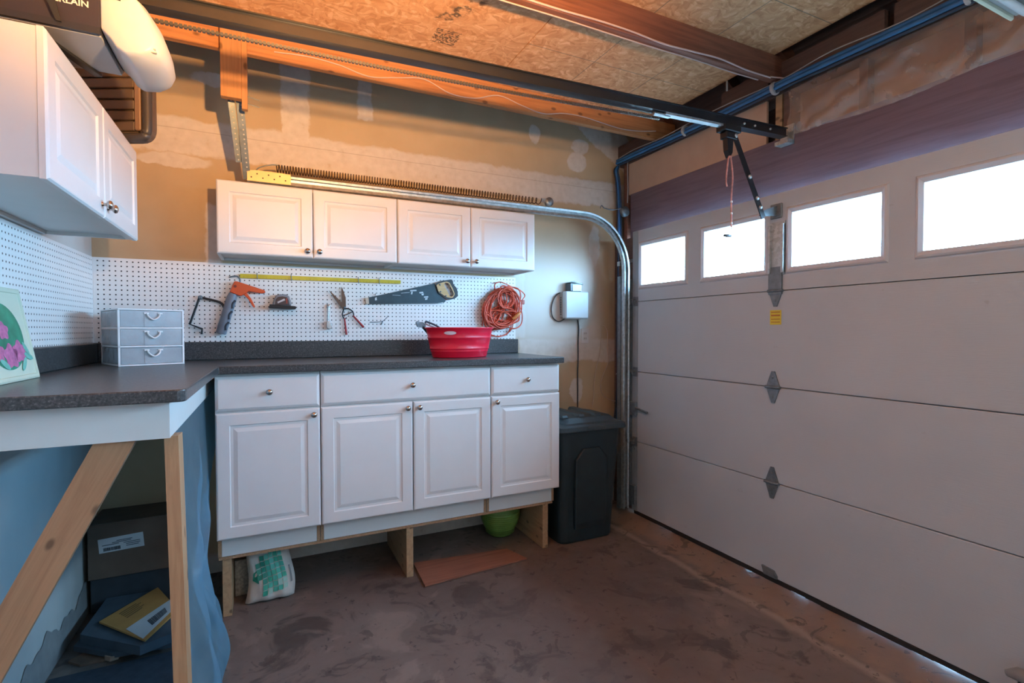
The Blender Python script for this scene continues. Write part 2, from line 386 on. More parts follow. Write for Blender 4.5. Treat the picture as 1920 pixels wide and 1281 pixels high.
def text_mesh(name, body, size, mat, parent, origin, U, V, depth=.0008, local=False, bold=0):
    cu = bpy.data.curves.new(name, 'FONT'); cu.body = body; cu.size = size; cu.extrude = depth; cu.offset = bold; cu.resolution_u = 2
    to = bpy.data.objects.new(name+'_src', cu); COL.objects.link(to)
    bpy.context.view_layer.update()
    me = bpy.data.meshes.new_from_object(to.evaluated_get(bpy.context.evaluated_depsgraph_get()))
    bpy.data.objects.remove(to); bpy.data.curves.remove(cu)
    U, V = Vector(U).normalized(), Vector(V).normalized(); N = U.cross(V)
    org = Vector((0, 0, 0)) if local else worg(parent); o3 = Vector(origin)-org
    mt = Matrix(((U.x, V.x, N.x, o3.x), (U.y, V.y, N.y, o3.y), (U.z, V.z, N.z, o3.z), (0, 0, 0, 1)))
    me.transform(mt); me.materials.clear(); me.materials.append(mat); me.name = name
    o = bpy.data.objects.new(name, me); COL.objects.link(o); o.parent = parent; return o
def spline(pts, n=8):                                    # Catmull-Rom through points
    pts = [Vector(p) for p in pts]; P = [pts[0]*2-pts[1]] + pts + [pts[-1]*2-pts[-2]]; out = []
    for i in range(1, len(P)-2):
        for k in range(n):
            t = k/n; a, b, c, d = P[i-1], P[i], P[i+1], P[i+2]
            out.append(.5*((2*b) + (c-a)*t + (2*a-5*b+4*c-d)*t*t + (3*b-a-3*c+d)*t**3))
    return out + [pts[-1]]

# ================================================================== SETTING
XL, YB, XW, YF = -.825, 3.375, 2.62, -2.3
XD, ZB, SEC = 2.53, .0246, .5334
tag(MB().box(-1.0, 2.9, YF-.15, YB+.15, -.12, 0).build('floor', FLOOR), 'stained brown concrete garage floor', 'floor', kind='structure')
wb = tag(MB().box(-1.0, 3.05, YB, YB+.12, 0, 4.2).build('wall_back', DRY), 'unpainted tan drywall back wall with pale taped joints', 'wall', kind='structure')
wl = tag(MB().box(XL-.12, XL, YF-.12, YB, 0, 3.6).build('wall_left', WPAINT), 'pale painted left wall beside the wall cabinet', 'wall', kind='structure')
tag(MB().box(XL, 2.76, YF-.12, YF, 0, 4.2).build('wall_front', WPAINT), 'pale wall behind the camera', 'wall', kind='structure')
tag(MB().grid(lambda u, v: Vector((XL+.003 if v > 0 else XL+.010, YB-(YB-1.2)*u, (.135+.022*sin(u*23)+.016*sin(u*61+1)+.01*sin(u*140)) * v)), 90, 1).build('baseboard_left', CONC),
    'bare concrete curb at the foot of the left wall', 'curb', kind='structure')

# right wall: open framing around the garage door
wr = tag(MB().box(2.765, 2.785, YF-.12, YB, 2.15, 2.86).box(2.765, 2.785, 3.30, YB, 0, 2.15).box(2.765, 2.785, YF-.12, -1.75, 0, 2.15).build('wall_right', DARKW),
         'dark framed wall around the garage door', 'wall', kind='structure')
MB().box(XW, 2.72, YF, 3.235, 2.135, 2.487).build('door_header', HEADM, wr)['label'] = 'dark stained timber header above the garage door'
MB().box(XW+.004, XW+.02, 2.022, 3.262, 2.489, 2.735).build('wallboard_strip', TAN, wr)['label'] = 'plain tan board above the header'
MB().box(2.62, 2.76, YF, 3.37, 2.737, 2.777).build('top_plate', DARKW, wr)
MB().box(2.574, 2.586, 3.062, 3.374, 0, 2.13).build('door_stop', DARKW, wr)
MB().box(2.618, 2.70, 3.272, 3.312, 0, 2.735).build('corner_stud', JOIST, wr)
MB().box(2.66, 2.76, 3.318, 3.37, 0, 2.735).build('corner_stud', DARKW, wr)
for i, (y0, m) in enumerate([(1.925, LUMBER), (1.875, DARKW), (1.49, DARKW), (1.07, DARKW), (.66, DARKW), (.25, DARKW)]):
    MB().box(2.625 if i < 2 else 2.655, 2.755, y0, y0+.040, 2.487, 2.737).build('cripple_stud', m, wr)
MB().box(2.71, 2.75, YF, 2.02, 2.488, 2.736).build('insulation_batt', plain('kraft_insulation', (.40, .25, .17), .85, var=.2, nscale=6), wr)
tag(MB().box(2.9, 40, -30, 30, -.2, -.02).build('ground', plain('driveway', (.20, .19, .18), .9)), 'pale concrete driveway outside the garage door', 'ground', kind='structure')
def crinkle(u, v):
    y = 1.872 - u*2.4; z = 2.478+.262*v
    a = sin(9*(y*1.0+z*2.6))+.7*sin(23*(y*.8+z*1.7)+1.3)+.5*sin(47*(y*.6-z*.9)+.4)
    return Vector((XW-.004 - .020*abs(a)*(4*v*(1-v))**.5 - .002*sin(90*y+31*z), y, z - .02*max(0, sin(5*y+1))*(1-v)))
MB().grid(crinkle, 150, 18).build('plastic_vapour_sheet', m_film('clear_poly_film', (.62, .48, .40), .42, .10), wr)['label'] = 'crinkled clear plastic sheet over the insulation'

# roof above the eave, floored attic
def roofz(x): return 3.04 - .68*(x-2.6)
def rp(x, d): return Vector((x, YF-.14, (roofz(x) if x >= 1.2 else roofz(1.2)-.40*(1.2-x))+d))
rf = tag(MB().prism([rp(3.05, .09), rp(1.2, .09), rp(-1.3, .09), rp(-1.3, .12), rp(1.2, .12), rp(3.05, .12)], (0, YB+.28-YF, 0)).build('ceiling', DARKW),
         'attic deck of oriented strand board above the joists', 'ceiling', kind='structure')
for x0, x1 in ((XL-.05, 1.262), (1.268, 2.545)):
    for y0, y1 in ((1.932, 2.913), (.71, 1.928), (-.51, .706), (YF, -.514)):
        MB().box(x0, x1, y0, y1, 2.93, 2.945).build('strand_board', OSB, rf)
for y0 in (2.935, 2.33, 1.955, 1.35, .74):
    MB().beam((1.9, y0+.02, roofz(1.9)+.045), (2.95, y0+.02, roofz(2.95)+.045), .038, .089).build('rafter', JOIST, rf)
for y0, y1 in ((2.975, 3.37), (1.995, 2.33), (1.39, 1.955), (.78, 1.35)):
    MB().box(2.60, 2.64, y0, y1, 2.78, 2.90).build('eave_blocking', DARKW, rf)
MB().box(2.77, 2.80, YF-.1, YB, 2.74, 3.2).build('eave_fascia', DARKW, rf)

j1 = single(MB().box(XL, 2.74, 2.875, 2.913, 2.79, 2.929, .003), 'ceiling_joist', JOIST1, 'reddish ceiling joist nearest the back wall, carrying the track hanger', 'beam')
j2 = single(MB().box(XL, 2.74, 1.912, 1.95, 2.79, 2.929, .003), 'ceiling_joist', JOIST, 'dark brown ceiling joist above the opener rail with a white cable along it', 'beam')
single(MB().box(XL, 2.74, .69, .728, 2.79, 2.929, .003), 'ceiling_joist', JOIST, 'dark brown ceiling joist overhead, nearest the camera', 'beam')

# ================================================================== GARAGE DOOR
gd = thing('door_1', (XD, .6, 0), 'off-white sectional garage door with a row of small windows', 'garage door', kind='structure')
Y0, Y1 = 3.035, -1.79
WIN = [(2.995-.4365-.603*k, 2.995-.603*k) for k in range(8)]
for k in range(3):
    MB().box(XD, XD+.038, Y1, Y0, ZB+SEC*k+.002, ZB+SEC*(k+1)-.002, .003).build('section_panel', DOORP, gd)
s = MB(); zl, zh = 1.733, 2.055; zb, zt = ZB+3*SEC+.002, ZB+4*SEC
s.box(XD, XD+.038, Y1, Y0, zb, zl).box(XD, XD+.038, Y1, Y0, zh, zt)
ed = [Y0] + [e for a, b in WIN for e in (b+.012, a-.012)] + [Y1]
for i in range(0, len(ed), 2): s.box(XD, XD+.038, ed[i+1], ed[i], zl, zh)
s.build('section_panel', DOORP, gd)
MB().box(XD+.03, XD+.034, Y1, Y0, ZB, ZB+3*SEC+.01).build('section_backing', DGALV, gd)
fr = None
for (a, b) in WIN:
    if b < .1: pass
    m = MB(); zl2, zh2 = 1.747, 2.037
    o = [(a-.032, zl2-.034), (b+.032, zl2-.034), (b+.032, zh2+.034), (a-.032, zh2+.034)]; n_ = [(a, zl2), (b, zl2), (b, zh2), (a, zh2)]
    mid = [(a-.018, zl2-.02), (b+.018, zl2-.02), (b+.018, zh2+.02), (a-.018, zh2+.02)]
    vs = [(XD-.0005, *p) for p in o] + [(XD-.008, p[0]*.8+q[0]*.2, p[1]*.8+q[1]*.2) for p, q in zip(o, n_)] + [(XD-.010, *p) for p in mid] + [(XD-.002, *p) for p in n_] + [(XD+.03, *p) for p in n_]
    m.add(vs, [(i*4+k, i*4+(k+1) % 4, (i+1)*4+(k+1) % 4, (i+1)*4+k) for i in range(4) for k in range(4)])
    wf = m.build('window_frame', DOORP if False else plain('window_trim', (.56, .56, .57), .45, var=.02), gd)
    MB().box(XD+.016, XD+.019, a-.002, b+.002, zl2-.002, zh2+.002).build('window_pane', GLASS, wf)
sl_ = MB(); ny = 60
for k in range(ny):                      # slightly wavy rubber, daylight creeps under it here and there
    ya_, yb2 = Y0+.03-(Y0+.03-Y1)*k/ny, Y0+.03-(Y0+.03-Y1)*(k+1)/ny; ym = (ya_+yb2)/2
    gp = max(0.0002, .0022*sin(ym*7+.5)+.0012*sin(ym*19)+ (.0035 if ym < 1.75 else .0))
    sl_.box(XD-.002, XD+.03, yb2, ya_, gp, .026)
sl_.build('bottom_seal', RUBBER, gd)
MB().box(XD-.002, XD+.038, Y0+.001, Y0+.058, ZB, zt).build('end_stile', plain('stile_grey', (.36, .42, .46), .5, .2), gd)['label'] = 'galvanized end strip of the door'
def diamond(zc, y, up=True, down=True):
    m = MB()
    if up: m.prism([(XD-.001, y-.04, zc+.006), (XD-.001, y+.04, zc+.006), (XD-.001, y+.010, zc+.088), (XD-.001, y-.010, zc+.088)], (-.006, 0, 0))
    if down: m.prism([(XD-.001, y-.04, zc-.006), (XD-.001, y+.04, zc-.006), (XD-.001, y+.010, zc-.088), (XD-.001, y-.010, zc-.088)], (-.006, 0, 0))
    m.tube([(XD-.008, y-.045, zc), (XD-.008, y+.045, zc)], .009, 8)
    for s_ in (-1, 1): m.lathe((XD-.006, y, zc+s_*.055), (-1, 0, 0), [(.007, 0), (.007, .003), (0, .005)], 8)
    return m
for k in (1, 2): diamond(ZB+SEC*k, 1.889).build('hinge', DGALV, gd)
h = diamond(ZB+SEC*3, 1.88, up=False); h.box(XD-.012, XD-.001, 1.84, 1.92, ZB+SEC*3-.02, ZB+SEC*3+.13)
h.build('hinge', DGALV, gd)
MB().box(XD-.006, XD-.0002, 1.826, 1.918, 1.71, 2.0).box(XD-.022, XD-.0002, 1.905, 1.918, 1.72, 1.985).box(XD-.022, XD-.0002, 1.826, 1.839, 1.72, 1.985).build('operator_strut', GALV, gd)
MB().box(XD-.010, XD-.0002, 1.845, 1.915, 2.02, 2.10, .003).build('arm_bracket_plate', DGALV, gd)
br = MB(); br.prism([(XD-.004, 1.873, 2.09), (XD-.05, 1.873, 2.075), (XD-.12, 1.873, 2.05), (XD-.135, 1.873, 2.02), (XD-.06, 1.873, 2.03), (XD-.004, 1.873, 2.035)], (0, .014, 0)); br.build('arm_bracket', DGALV, gd)
MB().prism([(XD-.0008, 1.846, 1.438), (XD-.0008, 1.914, 1.438), (XD-.0008, 1.914, 1.518), (XD-.0008, 1.846, 1.518)], (-.001, 0, 0)).build('warning_tag', plain('yellow_tag', (.75, .62, .05), .5, var=.05), gd)['label'] = 'small yellow warning tag'
TAGR = plain('tag_ink', (.45, .16, .03), .6)
tgm = MB()
for zc, hh in ((1.507, .005), (1.489, .008), (1.468, .004), (1.452, .004)): tgm.box(XD-.0026, XD-.0018, 1.853, 1.907, zc-hh/2, zc+hh/2)
tgm.build('warning_print', TAGR, gd)['kind'] = 'stuff'
MB().prism([(XD-.001, 1.945, .075), (XD-.001, 1.87, .070), (XD-.001, 1.85, .045), (XD-.001, 1.85, .03), (XD-.001, 1.93, .03)], (-.012, 0, 0)).build('bottom_bracket', DGALV, gd)
for k in (1, 2, 3):
    z = ZB+SEC*k; m = MB(); m.box(XD-.010, XD-.002, 3.03, 3.075, z-.035, z+.035).tube([(XD-.022, 3.03, z), (XD-.022, 3.13, z)], .007, 8).lathe((XD-.022, 3.09, z), (0, 1, 0), [(.01, 0), (.022, .002), (.022, .02), (.01, .022)], 14)
    m.box(XD-.03, XD-.002, 3.05, 3.07, z-.02, z+.02); m.build('roller_hinge', DGALV, gd)
lk = MB(); lk.box(XD-.03, XD-.002, 3.03, 3.10, .76, .86).tube([(XD-.02, 2.90, .80), (XD-.02, 3.06, .822)], .009, 8); lk.build('slide_lock', DGALV, gd)
m = MB(); m.box(XD-.03, XD-.002, 3.03, 3.085, .08, .22).tube([(XD-.02, 3.04, .5), (XD-.02, 3.06, .54), (XD-.02, 3.08, .5)], .003, 6, closed=True); m.build('bottom_fixture', DGALV, gd)

# ================================================================== OVERHEAD DOOR TRACK
tr = thing('door_track', (2.46, 3.1, 0), 'galvanized overhead door track curving from the door to above the wall cabinets', 'door track')
path = [(2.47, 3.105, z) for z in (.04, .5, 1.0, 1.5, 1.86)]
for k in range(1, 15):
    a = pi/2*k/14; path.append((2.09+.38*cos(a), 3.105, 1.86+.385*sin(a)))
path += [(1.5, 3.105, 2.245), (.7, 3.105, 2.243), (-.085, 3.105, 2.24)]
def sweep(path, prof):
    mb = MB(); vs = []; n = len(prof); P = [Vector(p) for p in path]
    for i, p in enumerate(P):
        t = (P[min(i+1, len(P)-1)]-P[max(i-1, 0)]).normalized(); sd = Vector((0, 1, 0)); up = t.cross(sd).normalized()
        vs += [p + sd*a + up*b for a, b in prof]
    fs = [(i*n+k, i*n+k+1, (i+1)*n+k+1, (i+1)*n+k) for i in range(len(P)-1) for k in range(n-1)]
    return mb.add(vs, fs)
CP = [(-.018, .012), (-.022, .026), (-.014, .030), (.012, .028), (.016, 0), (.012, -.026), (-.010, -.028), (-.022, -.022), (-.018, -.010)]
tk = sweep(path, CP).build('track_channel', GALV, tr); md = tk.modifiers.new('solid', 'SOLIDIFY'); md.thickness = .0025
MB().box(2.44, 2.50, 3.125, 3.165, .03, 1.82).build('jamb_angle', DGALV, tr)
MB().prism([(2.44, 3.14, 1.90), (2.62, 3.14, 1.95), (2.62, 3.14, 1.975), (2.44, 3.14, 1.935)], (0, .03, 0)).build('flag_bracket', GALV, tr)
MB().box(2.515, 2.57, 3.10, 3.165, .05, 1.8).build('jamb_bracket', DGALV, tr)
BRASS = plain('brass_zinc_plate', (.72, .52, .26), .4, .6)
pl = MB().box(-.085, .13, 3.078, 3.081, 2.215, 2.272); pl.box(-.05, .10, 3.081, 3.125, 2.272, 2.275); pl.build('end_plate', BRASS, tr)
hl = MB()
for k in range(7): hl.lathe((-.065+.028*k, 3.0775, 2.235+.02*(k % 2)), (0, -1, 0), [(.004, 0), (.004, .0012)], 8)
hl.build('plate_holes', BLACK, tr)['kind'] = 'stuff'
# perforated hanger strap from the hanging stud to the end of the track
hg = thing('track_hanger', (-.1, 3.0, 2.23), 'perforated galvanized angle hanging the track end from the stud', 'bracket')
hp, hq = Vector((-.085, 3.10, 2.225)), Vector((-.118, 2.85, 2.70))
hm = MB(); hm.beam(hp, hq, .034, .003, up=(0, -1, .5)); hm.beam(hp+Vector((-.017, 0, 0)), hq+Vector((-.017, 0, 0)), .003, .034, up=(0, -1, .5)); hm.build('perforated_angle', DGALV, hg)
hp2 = Vector((-.122, 3.06, 2.30)); hq2 = Vector((-.150, 2.93, 2.58))
MB().beam(hp2, hq2, .03, .003, up=(0, -1, .5)).build('lap_strap', DGALV, hg)
hh = MB(); N = (hq-hp).normalized().cross(Vector((1, 0, 0))).normalized()
if N.y > 0: N = -N
LTD = plain('punched_hole', (.55, .50, .42), .6)
for k in range(22):
    p = hp.lerp(hq, (k+.8)/23) + N*.0022
    hh.lathe(p + Vector((.004, 0, 0)), N, [(.0042, 0), (.0042, .0012)], 6)
for k in range(12):
    p = hp2.lerp(hq2, (k+.5)/12) + N*.0022; hh.lathe(p, N, [(.004, 0), (.004, .0012)], 6)
hh.build('punched_holes', LTD, hg)['kind'] = 'stuff'
for k in (.86, .97): MB().lathe(hp.lerp(hq, k)+N*.002, N, [(.010, 0), (.010, .006), (0, .009)], 8).build('lag_bolt', GALV, hg)
hs = thing('hanging_stud', (-.13, 2.85, 2.5), 'short pine stud nailed to the red joist, holding the track hanger', 'stud')
STUDM = wood('hanger_stud_wood', (.34, .15, .055), (.46, .22, .085), 2)
MB().box(-.188, -.098, 2.835, 2.873, 2.545, 2.925, .002).build('stud', STUDM, hs)
MB().box(-.098, -.072, 2.84, 2.873, 2.50, 2.925, .002).build('side_cleat', STUDM, hs)
for z in (2.56, 2.525): MB().tube([(-.075, 2.86, z+.012), (-.02, 2.865, z+.004)], .002, 5).build('nail', DGALV, hs)
# extension spring
sp = thing('extension_spring', (.9, 3.17, 2.3), 'long coiled extension spring stretched above the track', 'spring')
a, b = at_y(518, 316, 3.17), at_y(1015, 378, 3.17); turns = 96; pts = []
for i in range(turns*10+1):
    t = i/(turns*10); e = 2*pi*turns*t; t2 = t**1.25; c = a.lerp(b, 1-(1-t)**.82)
    pts.append(c + Vector((0, .021*sin(e), .021*cos(e))))
MB().tube(pts, .0033, 5).build('coil', plain('spring_brown', (.12, .075, .05), .45, .7), sp)
MB().tube(spline([a+Vector((.01, 0, .02)), a+Vector((-.03, 0, .015)), a+Vector((-.09, 0, -.01)), a+Vector((-.11, 0, -.05))]), .0033, 6).build('end_hook', DGALV, sp)
pu = MB(); pc = at_y(1029, 379, 3.17); pu.lathe(pc-Vector((0, .012, 0)), (0, 1, 0), [(.008, 0), (.032, 0), (.026, .012), (.032, .024), (.008, .024)], 20); pu.box(pc.x-.06, pc.x, 3.165, 3.175, pc.z-.006, pc.z+.02); pu.build('pulley', GALV, sp)
pw = thing('cable_pulley', (2.56, 3.22, 2.3), 'small steel cable pulley on the corner stud above the track', 'pulley')
pc = at_y(1171, 397, 3.22); MB().lathe(pc-Vector((0, .012, 0)), (0, 1, 0), [(.008, 0), (.04, 0), (.033, .012), (.04, .024), (.008, .024)], 22).build('sheave', DGALV, pw)
MB().box(pc.x-.02, pc.x+.03, 3.215, 3.245, pc.z-.008, pc.z+.008).build('axle_bracket', DGALV, pw)
MB().tube(spline([pc+Vector((-.04, -.01, .02)), pc+Vector((-.12, -.01, .0)), pc+Vector((-.2, -.01, .005)), pc+Vector((-.225, -.01, .022)), pc+Vector((-.24, -.01, .0))]), .004, 6).build('eye_hook', BRASS if False else DGALV, pw)

# ================================================================== DOOR OPENER
RY = 1.885
def rz(x): return 2.398 + (x+.31)*(.086/2.9)
ra = thing('opener_rail', (1.1, RY, 2.4), 'long dark steel opener rail with a chain, reaching from the motor to the header', 'rail')
def railbox(x0, x1, z0, z1, y0, y1, mb):
    vs = [(x, y, rz(x)+z) for x in (x0, x1) for y in (y0, y1) for z in (z0, z1)]
    return mb.add(vs, [(0, 1, 3, 2), (4, 6, 7, 5), (0, 4, 5, 1), (2, 3, 7, 6), (0, 2, 6, 4), (1, 5, 7, 3)])
m = MB(); railbox(-.42, 2.585, -.008, .030, RY-.016, RY+.016, m); railbox(-.42, 2.585, .030, .034, RY-.026, RY+.026, m); railbox(-.42, 2.585, -.012, -.008, RY-.024, RY+.024, m)
m.build('rail_beam', RAILM, ra)
# roller chain as small links (counted as one fine part) on the far side and underneath
ch = MB(); x = -.40
while x < 1.72:
    zc = rz(x)-.026-.012*sin(pi*(x+.4)/2.1)
    ch.box(x, x+.0085, RY+.024, RY+.034, zc-.0055, zc+.0055); ch.box(x+.0085, x+.0125, RY+.026, RY+.032, zc-.002, zc+.002); x += .0125
ch.build('drive_chain', CHAINM, ra)['kind'] = 'stuff'
m = MB(); railbox(1.72, 2.10, -.022, -.012, RY-.02, RY+.012, m); m.build('chain_rod', GALV, ra)
m = MB(); m.lathe((1.66, RY, rz(1.66)-.02), (1, 0, 0), [(.010, 0), (.010, .09), (.006, .1)], 8); m.build('turnbuckle', GALV, ra)
m = MB(); m.box(2.565, 2.618, RY-.04, RY+.04, rz(2.58)-.05, rz(2.58)-.03).box(2.612, 2.619, RY-.04, RY+.04, rz(2.58)-.05, rz(2.58)+.06); m.build('header_bracket', GALV, ra)
for x in (2.25, 2.33, 2.45): MB().lathe((x, RY-.018, rz(x)+.01), (0, -1, 0), [(.006, 0), (.006, .006), (0, .008)], 8).build('bolt', GALV, ra)
# trolley, arm and release cord
ty = thing('opener_trolley', (2.16, RY, 2.4), 'black trolley on the opener rail with an arm down to the door', 'trolley')
m = MB(); zt0 = rz(2.16); m.box(2.10, 2.22, RY-.03, RY+.03, zt0-.045, zt0-.012, .004).box(2.12, 2.20, RY-.022, RY+.022, zt0-.08, zt0-.045, .004); m.build('carriage', BLACK, ty)
m = MB(); m.prism([(2.128, RY-.02, zt0-.08), (2.172, RY-.02, zt0-.08), (2.166, RY-.02, zt0-.15), (2.152, RY-.02, zt0-.175), (2.134, RY-.02, zt0-.14)], (0, .03, 0)); m.build('release_lever', BLACK, ty)
m = MB(); A0 = Vector((2.19, RY-.012, zt0-.06)); A1 = Vector((XD-.13, RY-.012, 2.035)); m.beam(A0, A1+(A1-A0)*.06, .006, .032, up=(1, 0, .4)); m.build('door_arm', BLACK, ty)
for q in (0, .52, .80, .92): MB().lathe(A0.lerp(A1, q)+Vector((0, -.004, 0)), (0, -1, 0), [(.011, 0), (.011, .006), (0, .010)], 10).build('arm_bolt', GALV, ty)
rc = thing('release_cord', (2.15, RY-.02, 1.9), 'red and white release cord with a dark pull handle hanging from the trolley', 'cord')
PINK = plain('cord_pink', (.62, .27, .22), .8, var=.3, nscale=60)
zc = zt0-.17
MB().tube(spline([(2.152, RY-.02, zc), (2.168, RY-.02, zc-.10), (2.160, RY-.02, zc-.22), (2.162, RY-.02, zc-.36)]), .0042, 6).build('cord', PINK, rc)
MB().tube(spline([(2.152, RY-.02, zc), (2.132, RY-.025, zc-.012), (2.122, RY-.025, zc-.07), (2.116, RY-.025, zc-.13), (2.122, RY-.025, zc-.16)]), .0038, 6).build('cord_tail', PINK, rc)
WHT = plain('cord_white', (.75, .68, .64), .8)
for q in (.22, .28, .33): MB().lathe((2.161, RY-.02, zc-q-.02), (0, 0, 1), [(0, 0), (.006, .004), (.006, .012), (0, .016)], 8).build('knot', WHT, rc)
MB().tube([(2.162, RY-.02, zc-.36), (2.162, RY-.02, zc-.395)], .003, 5).build('thin_string', WHT, rc)
hx = at_y(1364, 442, RY-.02); MB().lathe(hx-Vector((.028, 0, 0)), (1, 0, 0), [(0, 0), (.007, .004), (.008, .028), (.007, .052), (0, .056)], 10).build('pull_handle', DPLAST, rc)
# motor head
mo = thing('opener_motor', (-.55, 1.9, 2.2), 'dark garage door opener motor with a white light lens, hung at upper left', 'opener')
MOTOR = plain('motor_black_purple', (.032, .028, .040), .4, var=.1)
MOTG = plain('motor_grey_plate', (.36, .39, .42), .5)
m = MB(); m.box(-.815, -.402, 1.765, 2.02, 2.23, 2.378, .004); m.build('housing', MOTOR, mo)
m = MB(); m.box(-.78, -.405, 1.775, 2.01, 2.222, 2.2305).build('base_plate', MOTG, mo)
m = MB(); m.box(-.815, -.402, 1.757, 1.766, 2.222, 2.240); m.build('housing_rib', plain('motor_rib', (.022, .024, .034), .45), mo)
m = MB(); m.beam((-.56, 1.79, 2.22), (-.47, 2.03, 2.218), .022, .010); m.build('wire_channel', DPLAST, mo)
TXT = plain('motor_letters', (.60, .58, .58), .5)
pR, pL = at_y(166, 14, 1.7635), at_y(26, 10, 1.7635)
tb = text_mesh('brand_lettering', 'CHAMBERLAIN', .032, TXT, mo, (0, 0, 0), (1, 0, 0), (0, 0, 1), bold=.0006)
xs_ = [v.co.x for v in tb.data.vertices]; kx = (pR.x-pL.x)/(max(xs_)-min(xs_)); og = worg(mo)
for v in tb.data.vertices: v.co = Vector(((v.co.x-min(xs_))*kx + pL.x-og.x, v.co.y + 1.7635, (v.co.z+og.z)*kx + pR.z-.001-og.z)); v.co.y = v.co.y if v.co.y < -.1 else v.co.y
for v in tb.data.vertices: v.co.y = 1.7637-.0015*(1 if v.co.y < 1.7635-og.y else 0)-og.y
MB().prism([at_y(x, y, 1.757) for x, y in ((88, 0), (104, 0), (116, 42), (106, 40))], (0, -.006, 0)).build('wire_loop', DPLAST, mo)
# lens: rounded wedge, bulging towards the door
LENS = NT('lens_milk'); LENS.set(LENS.ramp(LENS.noise(LENS.O(), 4, 3), [(.3, (.46, .48, .50)), (.7, (.51, .53, .55))]), .35, Subsurface_Weight=.1); LENS = LENS.m
prof = [(-.402, 2.376), (-.34, 2.376), (-.30, 2.345), (-.272, 2.30), (-.256, 2.255), (-.252, 2.222), (-.262, 2.198), (-.288, 2.182), (-.335, 2.176), (-.36, 2.19), (-.378, 2.215), (-.402, 2.235)]
def lensring(k):                       # k in 0..1 across Y, corners rounded
    y = 1.762+.262*k; sc = 1-.20*abs(2*k-1)**3.2; out = []
    for x_, z_ in prof: out.append(Vector((-.402+(x_+.402)*sc, y, 2.30+(z_-2.30)*(1-.10*abs(2*k-1)**3))))
    return out
m = MB(); K = 16; vs = []
for i in range(K+1): vs += lensring(i/K)
n = len(prof); fs = [(i*n+k, i*n+(k+1) % n, (i+1)*n+(k+1) % n, (i+1)*n+k) for i in range(K) for k in range(n)] + [tuple(range(n)), tuple(range(K*n, K*n+n))]
m.add(vs, fs, True); ln = m.build('light_lens', LENS, mo); ln.modifiers.new('bevel', 'BEVEL').width = .004; ln['label'] = 'milky white light lens'
m = MB()
for k in range(6): m.box(-.335+.006*k, -.275-.003*k, 1.772-.004, 1.774, 2.205+.009*k, 2.2085+.009*k)
m.build('lens_vent', plain('vent_grey', (.42, .38, .35), .6), mo)  # vent strips slightly darker and browner than the lens
MB().prism([(-.388, 1.7605, 2.33), (-.355, 1.7605, 2.326), (-.36, 1.7605, 2.345), (-.385, 1.7605, 2.35)], (0, -.002, 0)).build('lens_clip', BLACK, mo)
for x in (-.72, -.46): MB().box(x-.015, x+.015, 1.93, 1.933, 2.378, 2.79).build('hanger_strap', GALV, mo)
# added bulb, unseen behind the camera, filling the scene from the front
def fill_pendant(x, y, z, e, label):
    lp = thing('fill_pendant_lamp', (x, y, z), label, 'lamp', 'added fill bulb under the attic deck')
    MB().lathe((x, y, 2.929), (0, 0, -1), [(.05, 0), (.05, .015), (.02, .03)], 16).build('ceiling_rose', WHITE2, lp)
    MB().tube([(x, y, 2.90), (x, y, z+.17)], .004, 6).build('flex', DPLAST, lp)
    MB().lathe((x, y, z+.18), (0, 0, -1), [(.012, 0), (.024, .01), (.024, .05)], 14).build('lamp_holder', DPLAST, lp)
    MB().lathe((x, y, z+.13), (0, 0, -1), [(.014, 0), (.02, .015), (.042, .06), (.045, .085), (.035, .115), (0, .13)], 20).build('bulb', m_emit('fill_bulb_warm', (1.0, .88, .70), e), lp)
# added out-of-view spot for the warm light on attic deck and back wall
wk = thing('added_spot', (.30, .55, 2.0), 'added unseen warm spot with a metal reflector, aimed at the attic deck', 'lamp')
wd_ = Vector((-.12, 1.2, 1.12)).normalized(); wp = Vector((.30, .55, 2.0))
MB().lathe(wp-wd_*.10, wd_, [(.03, 0), (.035, .03), (.07, .09), (.10, .13), (.101, .13), (.072, .087), (.033, .03)], 24).build('reflector', GALV, wk)
MB().tube([wp-wd_*.10, wp-wd_*.20], .016, 10).build('handle', DPLAST, wk)
MB().tube([wp-wd_*.15, wp-wd_*.15+Vector((0, .06, .9))], .006, 6).build('stem', DPLAST, wk)
ld = bpy.data.lights.new('added_spot_beam', 'SPOT'); ld.energy = ADDED_SPOT_W; ld.color = (1.0, .52, .19); ld.spot_size = radians(112); ld.spot_blend = .9; ld.shadow_soft_size = .03
lo = bpy.data.objects.new('added_spot_beam', ld); COL.objects.link(lo); lo.parent = wk
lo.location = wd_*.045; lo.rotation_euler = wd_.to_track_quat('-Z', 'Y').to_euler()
fill_pendant(1.1, -.7, 2.2, FILL_E*.3, 'added fill bulb hanging unseen behind the camera')

